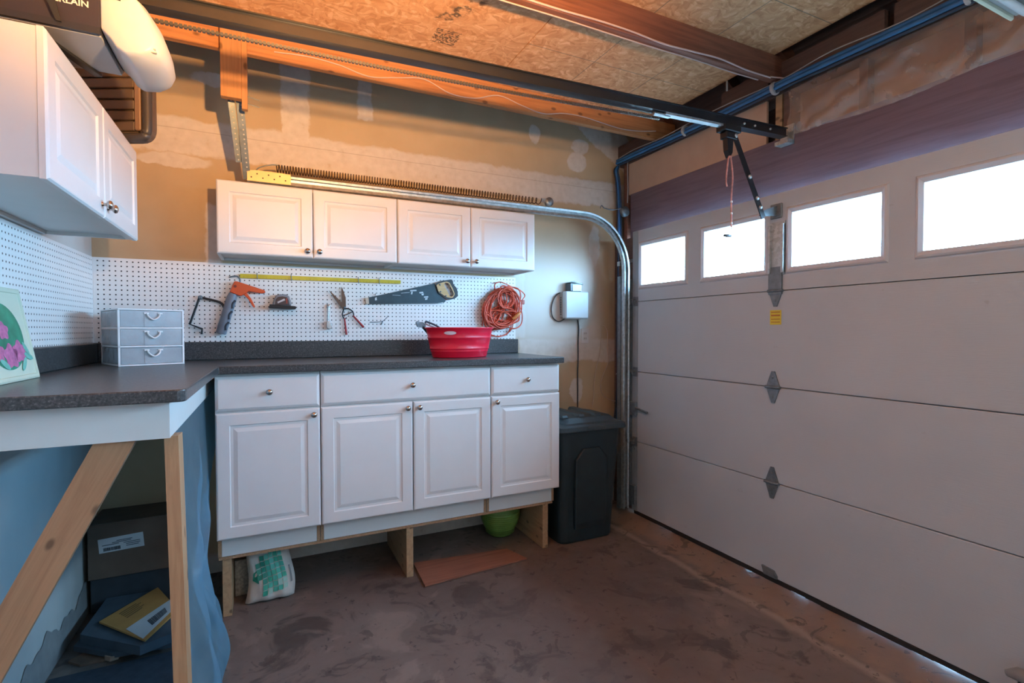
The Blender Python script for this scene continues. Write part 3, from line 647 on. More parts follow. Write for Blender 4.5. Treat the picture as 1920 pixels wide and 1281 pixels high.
# ================================================================== CABINETS
def knob(c, axis, parent, r=.0155):
    return MB().lathe(c, axis, [(.008, 0), (.006, .004), (.0055, .012), (r*.8, .016), (r, .021), (r*.85, .027), (r*.4, .0305), (0, .031)], 18).build('knob', NICKEL, parent)
def door_steps(fr=.058, t=.02):
    return [(0, 0), (0, t-.006), (.005, t-.001), (.009, t), (fr, t), (fr+.004, t-.0065), (fr+.016, t-.0065), (fr+.034, t-.001), (fr+.038, t-.001)]
def panel_door(parent, O, U, V, N, w_, h_, kpos, fr=.058, name='door'):
    d = MB().ring(O, U, V, N, w_, h_, door_steps(fr)).build(name, WHITE, parent)
    p = Vector(O)+Vector(U)*kpos[0]+Vector(V)*kpos[1]+Vector(N)*.02
    knob(p, N, d); return d
def drawer_front(parent, O, U, V, N, w_, h_):
    d = MB().ring(O, U, V, N, w_, h_, [(0, 0), (0, .010), (.003, .013), (.013, .0195), (.016, .02)]).build('drawer', WHITE, parent)
    knob(Vector(O)+Vector(U)*(w_/2)+Vector(V)*(h_/2+.002)+Vector(N)*.02, N, d); return d
X1, Z1, NY = (1, 0, 0), (0, 0, 1), (0, -1, 0)
# --- base cabinets on lumber legs
BF = 2.745                         # face of the doors
def base_cab(x0, x1, label, splits):
    t = thing('base_cabinet', ((x0+x1)/2, 3.06, .30), label, 'cabinet', 'white base cabinets under the counter')
    m = MB(); g = .0015; yb = YB-.004
    m.box(x0+g, x0+.017, BF+.022, yb, .407, 1.199).box(x1-.017, x1-g, BF+.022, yb, .407, 1.199)
    m.box(x0+g, x0+.017, BF+.078, yb, .301, .407).box(x1-.017, x1-g, BF+.078, yb, .301, .407)
    m.box(x0+.017, x1-.017, BF+.022, yb, .407, .425).box(x0+.017, x1-.017, BF+.022, BF+.04, 1.0, 1.03).box(x0+.017, x1-.017, BF+.022, BF+.04, 1.18, 1.199)
    m.box(x0+.017, x1-.017, yb-.008, yb, .425, 1.199)
    m.build('body', WHITE2, t)
    MB().box(x0+.018, x1-.018, BF+.078, BF+.094, .301, .406).build('toe_kick', WHITE2, t)
    for xa, xb in ((x0+g, x0+.017), (x1-.017, x1-g)): MB().box(xa, xb, BF+.0765, BF+.0778, .301, .406).build('panel_edge', PARTICLE, t)['label'] = 'raw brown particle board edge'
    drawer_front(t, (x0+.003, BF+.02, 1.023), X1, Z1, NY, x1-x0-.006, .166)
    for a, b, side in splits:
        panel_door(t, (a+.003, BF+.02, .408), X1, Z1, NY, b-a-.006, .606, ((.03 if side == 'L' else b-a-.036), .606-.032))
    return t
base_cab(-.226, .244, 'white base cabinet with one door, nearest the hanging plastic sheet', [(-.226, .244, 'R')])
base_cab(.244, 1.194, 'wide white base cabinet in the middle with two doors below a long drawer', [(.244, .7245, 'R'), (.7245, 1.194, 'L')])
base_cab(1.194, 1.669, 'white base cabinet with one door, beside the dark trash bin', [(1.194, 1.669, 'L')])
single(MB().box(-.222, 1.655, 2.818, 3.36, .287, .2995), 'plywood_base', PARTICLE, 'brown plywood sheet under the base cabinets', 'board')
for x0, lab in ((-.208, 'timber leg board under the base cabinets beside the green and white sack'), (.702, 'timber leg board under the middle of the base cabinets'), (1.588, 'timber leg board under the base cabinets beside the green pot')):
    single(MB().box(x0, x0+.040, 2.825, 3.34, 0, .2865, .002), 'support_board', LUMBER, lab, 'board', 'lumber legs under the base cabinets')

# --- L-shaped counter
def rounded(poly, rad):
    out = []; n = len(poly)
    for i, p in enumerate(poly):
        r = rad.get(i, 0); p = Vector(p)
        if not r: out.append(p); continue
        a = (Vector(poly[i-1])-p).normalized(); b = (Vector(poly[(i+1) % n])-p).normalized()
        for k in range(7):
            t = k/6; out.append((p+a*r).lerp(p, t).lerp(p.lerp(p+b*r, t), t))
    return out
ct = thing('countertop', (.4, 3.0, 1.2), 'dark speckled laminate countertop wrapping the corner', 'countertop')
cp = [(XL+.002, YB-.002, 1.2035), (XL+.002, 1.72, 1.2035), (-.212, 1.72, 1.2035), (-.205, 2.715, 1.2035), (1.683, 2.715, 1.2035), (1.683, YB-.002, 1.2035)]
MB().prism(rounded(cp, {2: .03, 4: .006}), (0, 0, .0365)).build('worktop', COUNTER, ct, bevel=.007)
MB().box(XL+.022, 1.678, YB-.024, YB-.002, 1.2405, 1.343, .004).build('backsplash', COUNTER, ct)
MB().box(XL+.002, XL+.022, 1.722, YB-.002, 1.2405, 1.343, .004).build('backsplash', COUNTER, ct)
# apron boards and struts of the short arm of the counter
ap = thing('counter_apron', (-.5, 2.2, 1.1), 'white painted apron boards under the short arm of the counter', 'apron')
MB().box(XL+.002, -.262, 1.79, 1.809, 1.09, 1.203).build('end_board', WHITE2, ap)
MB().box(-.281, -.262, 1.8095, 3.37, 1.09, 1.203).build('side_board', WHITE2, ap)
single(MB().beam((-.262, 1.855, 1.089), (-.234, 1.80, 0), .036, .085, up=(0, 1, 0)), 'counter_post', PINE, 'upright pine post under the corner of the counter', 'post')
bp, bq = Vector((-.398, 1.832, 1.088)), Vector((-.792, 1.832, .285))
dv = (bq-bp).normalized(); perp = Vector((-dv.z, 0, dv.x)); hw = .0445
def on_z(p, z): return p + dv*((z-p.z)/dv.z)
a0, a1 = on_z(bp+perp*hw, 1.089), on_z(bp-perp*hw, 1.089)
def on_x(p, x): return p + dv*((x-p.x)/dv.x)
b0, b1 = on_x(bp+perp*hw, XL+.003), on_x(bp-perp*hw, XL+.003)
single(MB().prism([a0-Vector((0, .022, 0)), a1-Vector((0, .022, 0)), b1-Vector((0, .022, 0)), b0-Vector((0, .022, 0))], (0, .038, 0)), 'counter_brace', PINEX, 'knotty pine brace slanting from the left wall up to the counter apron', 'brace')

# --- wall cabinets
UF = 3.05
def upper(x0, x1, mid, label):
    t = thing('wall_cabinet', ((x0+x1)/2, 3.2, 1.81), label, 'cabinet', 'white wall cabinets')
    m = MB(); y0, y1, z0, z1 = UF+.021, YB-.003, 1.814, 2.2
    m.box(x0, x0+.016, y0, y1, z0, z1).box(x1-.016, x1, y0, y1, z0, z1).box(x0+.016, x1-.016, y0, y1, z1-.016, z1)
    m.box(x0+.016, x1-.016, y0, y1, z0+.014, z0+.03).box(x0+.016, x1-.016, y0, y0+.018, z0, z0+.014).box(x0+.016, x1-.016, y1-.018, y1, z0, z0+.014).box(x0+.016, x1-.016, y1-.006, y1, z0+.03, z1-.016)
    m.build('body', WHITE2, t)
    panel_door(t, (x0+.002, UF+.02, 1.815), X1, Z1, NY, mid-x0-.004, .383, (mid-x0-.033, .035))
    panel_door(t, (mid+.002, UF+.02, 1.815), X1, Z1, NY, x1-mid-.004, .383, (.030, .035))
upper(-.230, .713, .241, 'white wall cabinet with two doors above the yellow level')
upper(.716, 1.655, 1.187, 'white wall cabinet with two doors above the orange extension cord')
LF = -.5
t = thing('wall_cabinet', (-.66, 2.2, 1.80), 'white wall cabinet on the left wall, under the opener motor', 'cabinet', 'white wall cabinets')
m = MB(); x0, x1, y0, y1, z0, z1 = XL+.002, LF-.021, 1.705, 2.708, 1.803, 2.187
m.box(x0, x1, y0, y0+.016, z0, z1).box(x0, x1, y1-.016, y1, z0, z1).box(x0, x1, y0+.016, y1-.016, z1-.016, z1).box(x0, x1, y0+.016, y1-.016, z0+.014, z0+.03)
m.box(x1-.018, x1, y0+.016, y1-.016, z0, z0+.014).box(x0, x0+.018, y0+.016, y1-.016, z0, z0+.014); m.build('body', WHITE2, t)
for a, b, k in ((1.702, 2.206, (.504-.036, .04)), (2.208, 2.711, (.03, .04))):
    panel_door(t, (LF-.02, a+.001, 1.80), (0, 1, 0), Z1, (1, 0, 0), b-a-.002, .388, k)

# --- pegboards
tag(MB().box(XL+.006, 1.66, YB-.012, YB-.0045, 1.344, 1.797).build('pegboard', PEGX), 'white pegboard with tools along the back wall', 'pegboard')
tag(MB().box(XL+.0015, XL+.0055, 1.3, YB-.012, 1.344, 1.797).build('pegboard', PEGY), 'white pegboard on the left wall behind the picture', 'pegboard')
for o in bpy.data.objects:
    if o.name.startswith('pegboard'): recenter(o)
PF = YB-.0125                      # front of the back pegboard

# ================================================================== TOOLS ON THE PEGBOARD
def pp(x, y, off=0.0): return at_y(x, y, PF-off)
def plate(pxs, off, thick): return [pp(x, y, off) for x, y in pxs], (0, -thick, 0)
# coping-style hacksaw frame
t = thing('hacksaw_frame', pp(380, 600), 'empty black hacksaw frame left of the caulking gun', 'saw')
MB().tube(spline([pp(421, 578, .02), pp(412, 567, .02), pp(378, 558, .02)], 4), .0065, 8).build('upper_bow', BLACK, t)
MB().tube([pp(374, 558, .02), pp(356, 608, .02), pp(379, 617, .02), pp(378, 627, .02)], .0062, 8).build('lower_bow', BLACK, t)
MB().lathe(pp(376, 558, .012), (0, -1, 0), [(.012, 0), (.012, .014), (.006, .018)], 12).build('pivot', DGALV, t)
# caulking gun
t = thing('caulking_gun', pp(440, 580), 'orange and grey caulking gun hanging on the pegboard', 'caulking gun')
ORANGE = plain('gun_orange', (.72, .085, .02), .4); GGREY = plain('gun_grey', (.17, .19, .23), .45); GDARK = plain('gun_dark', (.03, .04, .06), .5)
c0 = pp(437, 551, .028); c1 = pp(414, 626, .028)
MB().tube([c0, c0.lerp(c1, .1), c0.lerp(c1, .97), c1], [.022, .027, .027, .024], 20).build('barrel', GGREY, t, )
for k in range(3):
    q = c0.lerp(c1, .27+.27*k)+Vector((.019, -.019, -.002)); MB().tube(spline([q+Vector((.012, -.002, .024)), q+Vector((-.003, -.004, .006)), q+Vector((-.004, -.004, -.022))], 4), .006, 6).build('barrel_slot', GDARK, t)
MB().prism(*plate([(440, 528), (447, 529), (496, 545), (498, 549), (492, 551), (466, 547), (460, 552), (451, 556), (431, 548)], .012, .034)).build('grip_body', ORANGE, t, bevel=.004)
MB().prism(*plate([(455, 551), (462, 549), (471, 560), (478, 574), (477, 578), (473, 574), (466, 562)], .020, .016)).build('trigger', ORANGE, t, bevel=.003)
MB().lathe(pp(441, 537, .046), (0, -1, 0), [(.008, 0), (.008, .002)], 10).build('rod_socket', plain('socket_red', (.22, .02, .01), .5), t)
MB().tube(spline([pp(450, 530, .03), pp(450, 524, .028), pp(444, 518, .022), pp(434, 519, .015), pp(430, 520, .001)], 5), .0042, 8).build('plunger_hook', DGALV, t)
# yellow level / rule
t = thing('yellow_level', pp(600, 525), 'long yellow rule hanging level under the wall cabinets', 'ruler')
YEL = plain('rule_yellow', (.55, .44, .015), .35, var=.1, nscale=25)
L0, L1 = pp(450, 513.5, .008), pp(751, 526, .008); L2, L3 = pp(751, 532.5, .008), pp(450, 521.5, .008)
MB().prism([L0, L1, L2, L3], (0, -.006, 0)).build('blade', YEL, t)
for x in (482, 546, 672, 711):
    MB().tube(spline([pp(x, 514+.0415*(x-450)-3, 0), pp(x, 514+.0415*(x-450)-2, .02), pp(x+.5, 514+.0415*(x-450)+8, .021), pp(x+.5, 514+.0415*(x-450)+5, .017)], 4), .0024, 6).build('peg_clip', DGALV, t)
tk_ = MB()
for k in range(46):
    q = L3.lerp(L2, (k+1)/47)+Vector((0, -.0065, 0)); hgt = .012 if k % 6 == 0 else .006
    tk_.box(q.x-.0006, q.x+.0006, q.y-.0006, q.y, q.z+.001, q.z+hgt)
o = tk_.build('graduation', plain('rule_ink', (.12, .09, .01), .6), t); o['kind'] = 'stuff'
# small sander / cutter: grey dome over a black plate
t = thing('palm_sander', pp(529, 570), 'small grey dome-topped hand tool with a black base plate on the pegboard', 'hand tool')
MB().prism(*plate([(511, 574), (513, 562), (517, 555), (524, 552.5), (536, 553), (542, 557), (545, 565), (546, 574)], .002, .045)).build('housing', plain('tool_grey', (.22, .22, .24), .4), t, bevel=.007)
MB().prism(*plate([(516, 572), (517, 562), (521, 557), (529, 556), (538, 557.5), (541, 563), (543, 572)], .0475, .004)).build('face', plain('face_dark', (.035, .025, .035), .35), t, bevel=.0015)
MB().prism(*plate([(520, 566), (533, 560), (535, 563), (521, 569)], .0518, .001)).build('face_print', plain('print_white', (.6, .55, .55), .5), t)
MB().prism(*plate([(536.5, 560), (538.5, 559), (539, 569), (537, 569)], .0518, .001)).build('face_print', plain('print_red', (.4, .05, .04), .5), t)
MB().prism(*plate([(505, 572), (507, 571.5), (553, 575), (555, 577), (554, 580), (551, 580.5), (505, 578)], .004, .06)).build('base_plate', BLACK, t, bevel=.002)
# small wrench
t = thing('spanner', pp(616, 595), 'small chrome wrench hanging between the hand tool and the shears', 'wrench')
CHROME = plain('chrome', (.62, .63, .66), .22, 1.0)
MB().tube([pp(616, 575, .014), pp(615.5, 603, .014)], [.0075, .006], 8).build('shaft', CHROME, t)
MB().lathe(pp(616, 574, .006), (0, -1, 0), [(.005, 0), (.011, 0), (.011, .012), (.005, .012)], 16).build('ring_end', CHROME, t)
MB().prism(*plate([(612, 603), (618, 602), (622, 610), (621, 616), (616, 618), (612, 615)], .004, .026)).build('jaw_head', CHROME, t, bevel=.003)
MB().tube([pp(614, 573, 0), pp(614.5, 572, .02), pp(616, 574, .024)], .002, 6).build('peg_hook', DGALV, t)
# garden shears
t = thing('garden_shears', pp(648, 590), 'open garden shears with red handles on the pegboard', 'shears')
STEEL = plain('blade_brown_steel', (.10, .075, .065), .4, .8, var=.3); RED = plain('shear_red', (.36, .02, .02), .4)
MB().prism(*plate([(617, 545), (620, 547), (646, 572), (648, 577), (643, 580), (638, 575), (624, 556)], .016, .005)).build('blade', STEEL, t)
MB().prism(*plate([(640, 538), (642, 541), (648, 558), (648.5, 578), (644, 580), (641, 570), (640, 555)], .010, .005)).build('blade', STEEL, t)
MB().tube(spline([pp(645, 579, .014), pp(642, 590, .014), pp(646, 598, .014), pp(650, 596, .014)], 5), .0042, 7).build('bow', BLACK, t)
MB().tube(spline([pp(646, 579, .014), pp(653, 579, .014), pp(661, 584, .014), pp(663, 591, .014), pp(661, 594, .014)], 5), .0042, 7).build('bow', BLACK, t)
MB().tube(spline([pp(642, 592, .014), pp(650, 590, .014), pp(660, 585, .014)], 5), .003, 7).build('spring_bar', BLACK, t)
MB().tube([pp(646, 597, .014), pp(648.5, 616, .014), pp(650, 628, .014)], [.0052, .0062, .0072], 8).build('handle', RED, t)
MB().tube([pp(662, 592, .014), pp(672, 603, .014), pp(682, 614, .014)], [.0052, .0062, .0072], 8).build('handle', RED, t)
MB().lathe(pp(646, 577, .020), (0, -1, 0), [(.007, 0), (.007, .004), (0, .006)], 10).build('pivot_bolt', DGALV, t)
# handsaw
t = thing('handsaw', pp(775, 550), 'dark blue-grey handsaw with a wood and black handle on the pegboard', 'saw')
SAWB = plain('saw_blade_teal', (.022, .045, .058), .38, .3, var=.2, nscale=20)
MB().prism(*plate([(690, 558), (720, 552), (815, 531.5), (822, 550), (836, 563), (834, 566.5), (820, 568.5), (691, 570)], .012, .0025)).build('blade', SAWB, t)
teeth = MB()
for k in range(60):
    q = pp(692+k*2.35, 570-.018*k, .0132); teeth.add([q+Vector((-.003, 0, .002)), q+Vector((.003, 0, .002)), q+Vector((0, 0, -.0045))], [(0, 1, 2)])
teeth.build('teeth', SAWB, t)['kind'] = 'stuff'
out = [(816, 531), (830, 526.5), (846, 524), (849, 525), (850, 533), (857, 541), (858, 549), (859, 555), (853, 560), (845, 562), (838, 562), (833, 557), (822, 550)]
inn = [(832.5, 532), (836, 530), (841, 531), (844, 536), (850, 548), (851, 553), (847, 557), (843, 555), (839, 546), (834, 538)]
def holed(outer, inner, off, thick):
    mb = MB(); n = len(outer); k = len(inner)
    # connect each inner edge to the nearest outer vertices with quads/tris via angular sweep
    cx = sum(p[0] for p in inner)/k; cy = sum(p[1] for p in inner)/k
    def samp(poly, N=40):
        res = []
        for j in range(N):
            a = 2*pi*j/N; dx, dy = cos(a), sin(a); best = None
            for i in range(len(poly)):
                (x1_, y1_), (x2_, y2_) = poly[i], poly[(i+1) % len(poly)]; ex, ey = x2_-x1_, y2_-y1_; den = dx*ey-dy*ex
                if abs(den) < 1e-9: continue
                tt = ((x1_-cx)*ey-(y1_-cy)*ex)/den; ss = ((x1_-cx)*dy-(y1_-cy)*dx)/den
                if tt > 0 and -1e-6 <= ss <= 1+1e-6 and (best is None or tt > best): best = tt
            res.append((cx+dx*best, cy+dy*best))
        return res
    A, B = samp(outer), samp(inner); N = len(A); vs = []
    for o_ in (off, off+thick):
        vs += [pp(x, y, o_) for x, y in A] + [pp(x, y, o_) for x, y in B]
    fs = []
    for j in range(N):
        j2 = (j+1) % N
        fs += [(j, j2, N+j2, N+j), (2*N+j, 3*N+j, 3*N+j2, 2*N+j2), (j, 2*N+j, 2*N+j2, j2), (N+j, N+j2, 3*N+j2, 3*N+j)]
    return mb.add(vs, fs)
holed(out, inn, .004, .022).build('handle', plain('saw_grip_black', (.03, .035, .04), .5), t)
mid_ = [(cx_*.62+841*.38, cy_*.62+543*.38) for cx_, cy_ in out]
MID = [(818, 533.5), (828, 530), (838, 528), (843, 530), (849, 541), (853, 552), (849, 558.5), (843, 558.5), (836, 557), (828, 551), (822, 547)]
holed(MID, inn, .0262, .003).build('handle_inlay', wood('saw_beech', (.55, .30, .12), (.70, .44, .20), 0, knots=False), t)
for x, y in ((825, 534), (826, 547), (836, 555)): MB().lathe(pp(x, y, .029), (0, -1, 0), [(.006, 0), (.006, .002), (0, .003)], 10).build('handle_screw', DGALV, t)
pr = MB()
for poly in ([(769, 544), (781, 543.5), (781, 546), (769, 546.5)], [(771, 547), (774, 547), (773, 552), (770.5, 552)], [(786, 548), (793, 547), (794, 550), (787, 550.5)], [(790, 551), (795, 550.5), (794, 554), (791, 554)],
             [(795, 556), (803, 555.5), (803, 558), (795, 558.5)], [(797, 559.5), (802, 559), (801, 562), (797, 562.5)], [(703, 559), (706, 557), (707, 563), (703, 563.5)], [(752, 549.5), (768, 548), (768, 548.8), (752, 550.3)], [(736, 553), (751, 554), (751, 554.6), (736, 553.6)]):
    pr.prism(*plate(poly, .0146, .0004))
o = pr.build('blade_print', plain('saw_print', (.55, .60, .62), .5), t); o['kind'] = 'stuff'
MB().tube([pp(704, 553, 0), pp(704.5, 552, .022), pp(705, 549, .024)], .003, 6).build('peg_hook', WHITE2, t)
single(MB().prism(*plate([(684, 559), (690, 558), (691, 570), (686, 571)], .002, .02)), 'peg_stop', WHITE2 if False else plain('peg_tan', (.6, .5, .38), .6), 'small tan peg block at the tip of the handsaw', 'peg')
# empty wire hook
t = thing('wire_hook', pp(715, 602), 'empty wire peg hook between the shears and the red tub', 'hook')
MB().tube(spline([pp(694, 604, .004), pp(706, 604, .006), pp(716, 603, .016), pp(724, 597, .03), pp(728, 592, .034)], 5), .0022, 6).build('wire', DGALV, t)
MB().tube([pp(718, 602, .001), pp(715, 609, .006)], .003, 6).build('peg', DGALV, t)
# orange extension cord hank
t = thing('extension_lead', pp(944, 580), 'tangled orange extension cord coiled on a hook at the end of the pegboard', 'extension cord')
CORD = plain('cord_orange', (.66, .095, .045), .45, var=.25, nscale=25)
rnd = random.Random(5)
def loop(cx, cy, rx, ry, rot, off, wob, n=26):
    pts = []; ph = rnd.uniform(0, 6.28); p2 = rnd.uniform(0, 6.28)
    for i in range(n):
        a = 2*pi*i/n; r = 1+wob*sin(2*a+ph)+wob*.6*sin(3*a+p2); x_ = rx*cos(a)*r; y_ = ry*sin(a)*r
        pts.append(pp(cx+x_*cos(rot)-y_*sin(rot), cy+x_*sin(rot)+y_*cos(rot), max(.008, off+.012*sin(a*2+ph))))
    return pts
for k in range(15):
    MB().tube(loop(941+rnd.uniform(-5, 5), 577+rnd.uniform(-4, 4), rnd.uniform(22, 33), rnd.uniform(31, 40), rnd.uniform(.05, .5), rnd.uniform(.012, .07), rnd.uniform(.03, .10)), .0045, 6, closed=True).build('cord_coil', CORD, t)
for k in range(9):
    MB().tube(loop(927+rnd.uniform(-6, 5), 578+rnd.uniform(-5, 5), rnd.uniform(10, 17), rnd.uniform(27, 36), rnd.uniform(.1, .35), rnd.uniform(.012, .05), rnd.uniform(.03, .09)), .0045, 6, closed=True).build('cord_coil', CORD, t)
for k in range(6):
    MB().tube(loop(950+rnd.uniform(-4, 5), 556+rnd.uniform(-5, 4), rnd.uniform(11, 17), rnd.uniform(17, 22), rnd.uniform(-.3, .5), rnd.uniform(.03, .075), rnd.uniform(.03, .08)), .0045, 6, closed=True).build('cord_coil', CORD, t)
for k in range(8):
    MB().tube(loop(940+rnd.uniform(-8, 10), 595+rnd.uniform(-5, 4), rnd.uniform(22, 30), rnd.uniform(11, 17), rnd.uniform(-.3, .3), rnd.uniform(.012, .06), rnd.uniform(.03, .09)), .0045, 6, closed=True).build('cord_coil', CORD, t)
for pxs in ([(928, 545), (928, 533), (937, 529), (947, 532), (962, 539), (976, 545), (984, 554), (979, 563)], [(974, 570), (979, 590), (977, 608), (966, 616), (950, 613), (940, 607)], [(962, 600), (960, 615), (950, 626), (936, 631), (924, 629), (915, 624)],
            [(904, 612), (906, 600), (912, 592)], [(920, 630), (935, 630.5), (950, 627), (958, 612), (960, 600)], [(922, 620), (936, 614), (944, 611)]):
    MB().tube(spline([pp(x, y, .012+.02*(i % 2)) for i, (x, y) in enumerate(pxs)], 5), .0042, 6).build('cord_strand', CORD, t)
q = pp(966, 594, .07); MB().tube([q+Vector((-.022, 0, -.018)), q, q+Vector((.03, -.004, .022)), q+Vector((.04, -.004, .03))], [.010, .014, .014, .007], 10).build('plug', plain('plug_orange', (.62, .18, .04), .45), t)
q = pp(980, 567, .03); MB().box(q.x-.012, q.x+.012, q.y-.012, q.y+.012, q.z-.016, q.z+.018, .004).build('socket_end', plain('plug_red', (.40, .10, .08), .5), t)

# ================================================================== THINGS ON THE COUNTER
CT = 1.2405
# three-drawer organiser
t = thing('drawer_organiser', (-.6186, 2.90, CT), 'clear and white plastic three-drawer organiser on the counter corner', 'organiser', rotz=radians(25))
CTs = CT; CT = 0.0
CLEAR = m_film('clear_plastic', (.62, .66, .70), .50, .25); WP = plain('organiser_white', (.80, .80, .80), .35, var=.02)
ox0, ox1, oy0, oy1 = 0, .27, 0, .30; H3 = .088
fm = MB(); z = CT
for k in range(4):
    zz = CT+.001+k*H3; fm.box(ox0, ox1, oy0, oy1, zz, zz+.0075, .001)
for x in (ox0, ox1-.008):
    for y in (oy0, oy1-.008): fm.box(x, x+.008, y, y+.008, CT+.001, CT+3*H3)
fm.build('frame', WP, t, local=True)
for k in range(3):
    z0 = CT+k*H3+.010; z1 = CT+(k+1)*H3-.001
    d = MB(); d.box(ox0+.010, ox1-.010, oy0+.001, oy0+.004, z0, z1).box(ox0+.002, ox0+.004, oy0+.009, oy1-.009, z0, z1).box(ox1-.004, ox1-.002, oy0+.009, oy1-.009, z0, z1).box(ox0+.010, ox1-.010, oy1-.004, oy1-.002, z0, z1).box(ox0+.004, ox1-.004, oy0+.006, oy1-.006, z0, z0+.002)
    dd = d.build('drawer', CLEAR, t, local=True)
    xm = (ox0+ox1)/2+.004; zc = z1-.016
    hm = MB(); hm.tube(spline([(xm-.026, oy0-.004, zc+.004), (xm-.021, oy0-.010, zc-.012), (xm, oy0-.012, zc-.026), (xm+.021, oy0-.010, zc-.012), (xm+.026, oy0-.004, zc+.004)], 6), .0042, 8)
    hm.box(xm-.038, xm-.018, oy0-.005, oy0+.001, zc+.001, zc+.008).box(xm+.018, xm+.038, oy0-.005, oy0+.001, zc+.001, zc+.008); hm.build('pull', WP, dd, local=True)
    MB().box(xm-.036, xm+.03, oy0-.001, oy0+.0006, z0, zc+.002).build('front_recess', CLEAR, dd, local=True)
    cm = MB(); cr = random.Random(k)
    for q in range(9 if k == 0 else 6):
        x = cr.uniform(ox0+.03, ox1-.06); y = cr.uniform(oy0+.03, oy0+.2); w2 = cr.uniform(.02, .05); cm.box(x, x+w2, y, y+w2, z0+.0025, z0+cr.uniform(.02, .055 if k == 0 else .035), .006)
    o = cm.build('drawer_contents', plain(['contents_purple', 'contents_grey', 'contents_blue'][k], [(.14, .12, .22), (.34, .36, .40), (.20, .30, .38)][k], .6, var=.4, nscale=18), dd, local=True); o['kind'] = 'stuff'
CT = CTs
# red oval tub
t = thing('red_tub', (1.08, 3.0, CT), 'bright red oval plastic tub on the counter', 'tub')
REDP = plain('tub_red', (.70, .008, .035), .28, var=.04)
tc = Vector((1.092, 3.005, CT)); ml = []
def oval(rx, ry, z, n=48): return [tc+Vector((rx*cos(2*pi*k/n), ry*sin(2*pi*k/n), z)) for k in range(n)]
prof = [(.172, .115, .001), (.176, .118, .006), (.183, .122, .036), (.187, .126, .040), (.185, .124, .044), (.189, .127, .052), (.193, .130, .056), (.190, .128, .060), (.203, .137, .118), (.208, .141, .122), (.204, .139, .127), (.214, .145, .176), (.222, .152, .180), (.222, .152, .186), (.214, .145, .186), (.206, .138, .17), (.175, .118, .012)]
m = MB(); vs = []
for p in prof: vs += oval(*p)
n = 48; fs = [(i*n+k, i*n+(k+1) % n, (i+1)*n+(k+1) % n, (i+1)*n+k) for i in range(len(prof)-1) for k in range(n)] + [tuple(range(n))[::-1], tuple(range((len(prof)-1)*n, len(prof)*n))]
m.add(vs, fs, True); m.build('shell', REDP, t)
hx = at_y(849, 622, 2.862); hs_ = []
m = MB(); n2 = 20
for k in range(n2):
    a = 2*pi*k/n2; x_ = -.105+.034*cos(a); z_ = .152+.011*sin(a); xx = tc.x+x_; yy = tc.y-math.sqrt(max(0, 1-(x_/.208)**2))*.1435-.0015
    hs_.append(Vector((xx, yy, CT+z_)))
m.add(hs_, [tuple(range(n2))]); m.build('hand_hole', plain('hole_pale', (.62, .52, .56), .5), t)
# pliers and scissors poking out of the tub
t = thing('pipe_wrench', (.90, 3.07, CT+.1), 'steel pipe wrench poking out of the red tub', 'wrench')
MB().prism([at_y(x, y, 3.06) for x, y in ((780, 605), (783, 602), (788, 604), (793, 604), (797, 607), (799, 612), (796, 615), (788, 614), (783, 613))], (0, .02, 0)).build('jaw', DGALV, t, bevel=.002)
MB().tube([at_y(790, 609, 3.07), at_y(815, 640, 3.05)], .009, 8).build('shaft', BLACK, t)
t = thing('scissors', (.99, 3.06, CT+.1), 'dark-handled pliers leaning over the rim of the red tub', 'pliers')
MB().tube(spline([at_y(797, 606, 3.03), at_y(799, 603.5, 3.03), at_y(803, 604.5, 3.03), at_y(820, 612, 3.02), at_y(835, 625, 3.01)], 5), .006, 8).build('handle', GDARK, t)
MB().tube(spline([at_y(797, 607, 3.035), at_y(806, 611, 3.03), at_y(818, 616, 3.03), at_y(830, 630, 3.02)], 5), .005, 8).build('handle', plain('pliers_steel', (.4, .38, .36), .35, .9), t)
# framed picture leaning against the left wall
t = thing('framed_picture', (-.77, 2.15, CT), 'pale green board with a dark green oval and pink roses, leaning on the left wall', 'picture')
pb, ptp = Vector((-.743, 0, CT+.0008)), Vector((-.797, 0, 1.556)); up_ = (ptp-pb); hgt = up_.length; up_.normalize(); nn = Vector((0, 1, 0)).cross(up_); nn = -nn if nn.x < 0 else nn
ya, yb_ = 2.40, 1.86
O = pb+Vector((0, ya, 0)); U = Vector((0, -1, 0)); wP = ya-yb_
PALE = plain('picture_pale_green', (.62, .70, .56), .5, var=.03)
MB().ring(O, U, up_, nn, wP, hgt, [(0, -.016), (0, 0), (.006, .003), (.016, .003), (.018, -.001), (.02, -.001)]).build('board', PALE, t)
def pic(fn, name, mat, lift, n=40): return MB().prism([O+U*a+up_*b+nn*lift for a, b in fn], nn*.0006).build(name, mat, t)
ovx, ovz = .195, .152
pic([(ovx+.135*cos(2*pi*k/40), ovz+.112*sin(2*pi*k/40)) for k in range(40)], 'green_oval', plain('paint_green', (.03, .26, .15), .5, var=.35, nscale=14), .0002)
PK = plain('paint_pink', (.55, .16, .34), .5, var=.35, nscale=40); TL = plain('paint_teal', (.18, .52, .42), .5, var=.2, nscale=30)
def rose(cx, cz, r): return [(cx+r*(1+.16*sin(5*2*pi*k/40))*cos(2*pi*k/40), cz+r*.8*(1+.16*sin(5*2*pi*k/40))*sin(2*pi*k/40)) for k in range(40)]
for cx, cz, r in ((.115, .098, .045), (.185, .085, .048), (.20, .17, .035), (.27, .10, .04)): pic(rose(cx, cz, r), 'rose', PK, .001)
for cx, cz, a in ((.063, .105, .9), (.055, .08, .3), (.10, .055, 2.4), (.24, .06, .5)): pic([(cx+.032*cos(2*pi*k/20)*cos(a)-.011*sin(2*pi*k/20)*sin(a), cz+.032*cos(2*pi*k/20)*sin(a)+.011*sin(2*pi*k/20)*cos(a)) for k in range(20)], 'painted_leaf', TL, .0014)

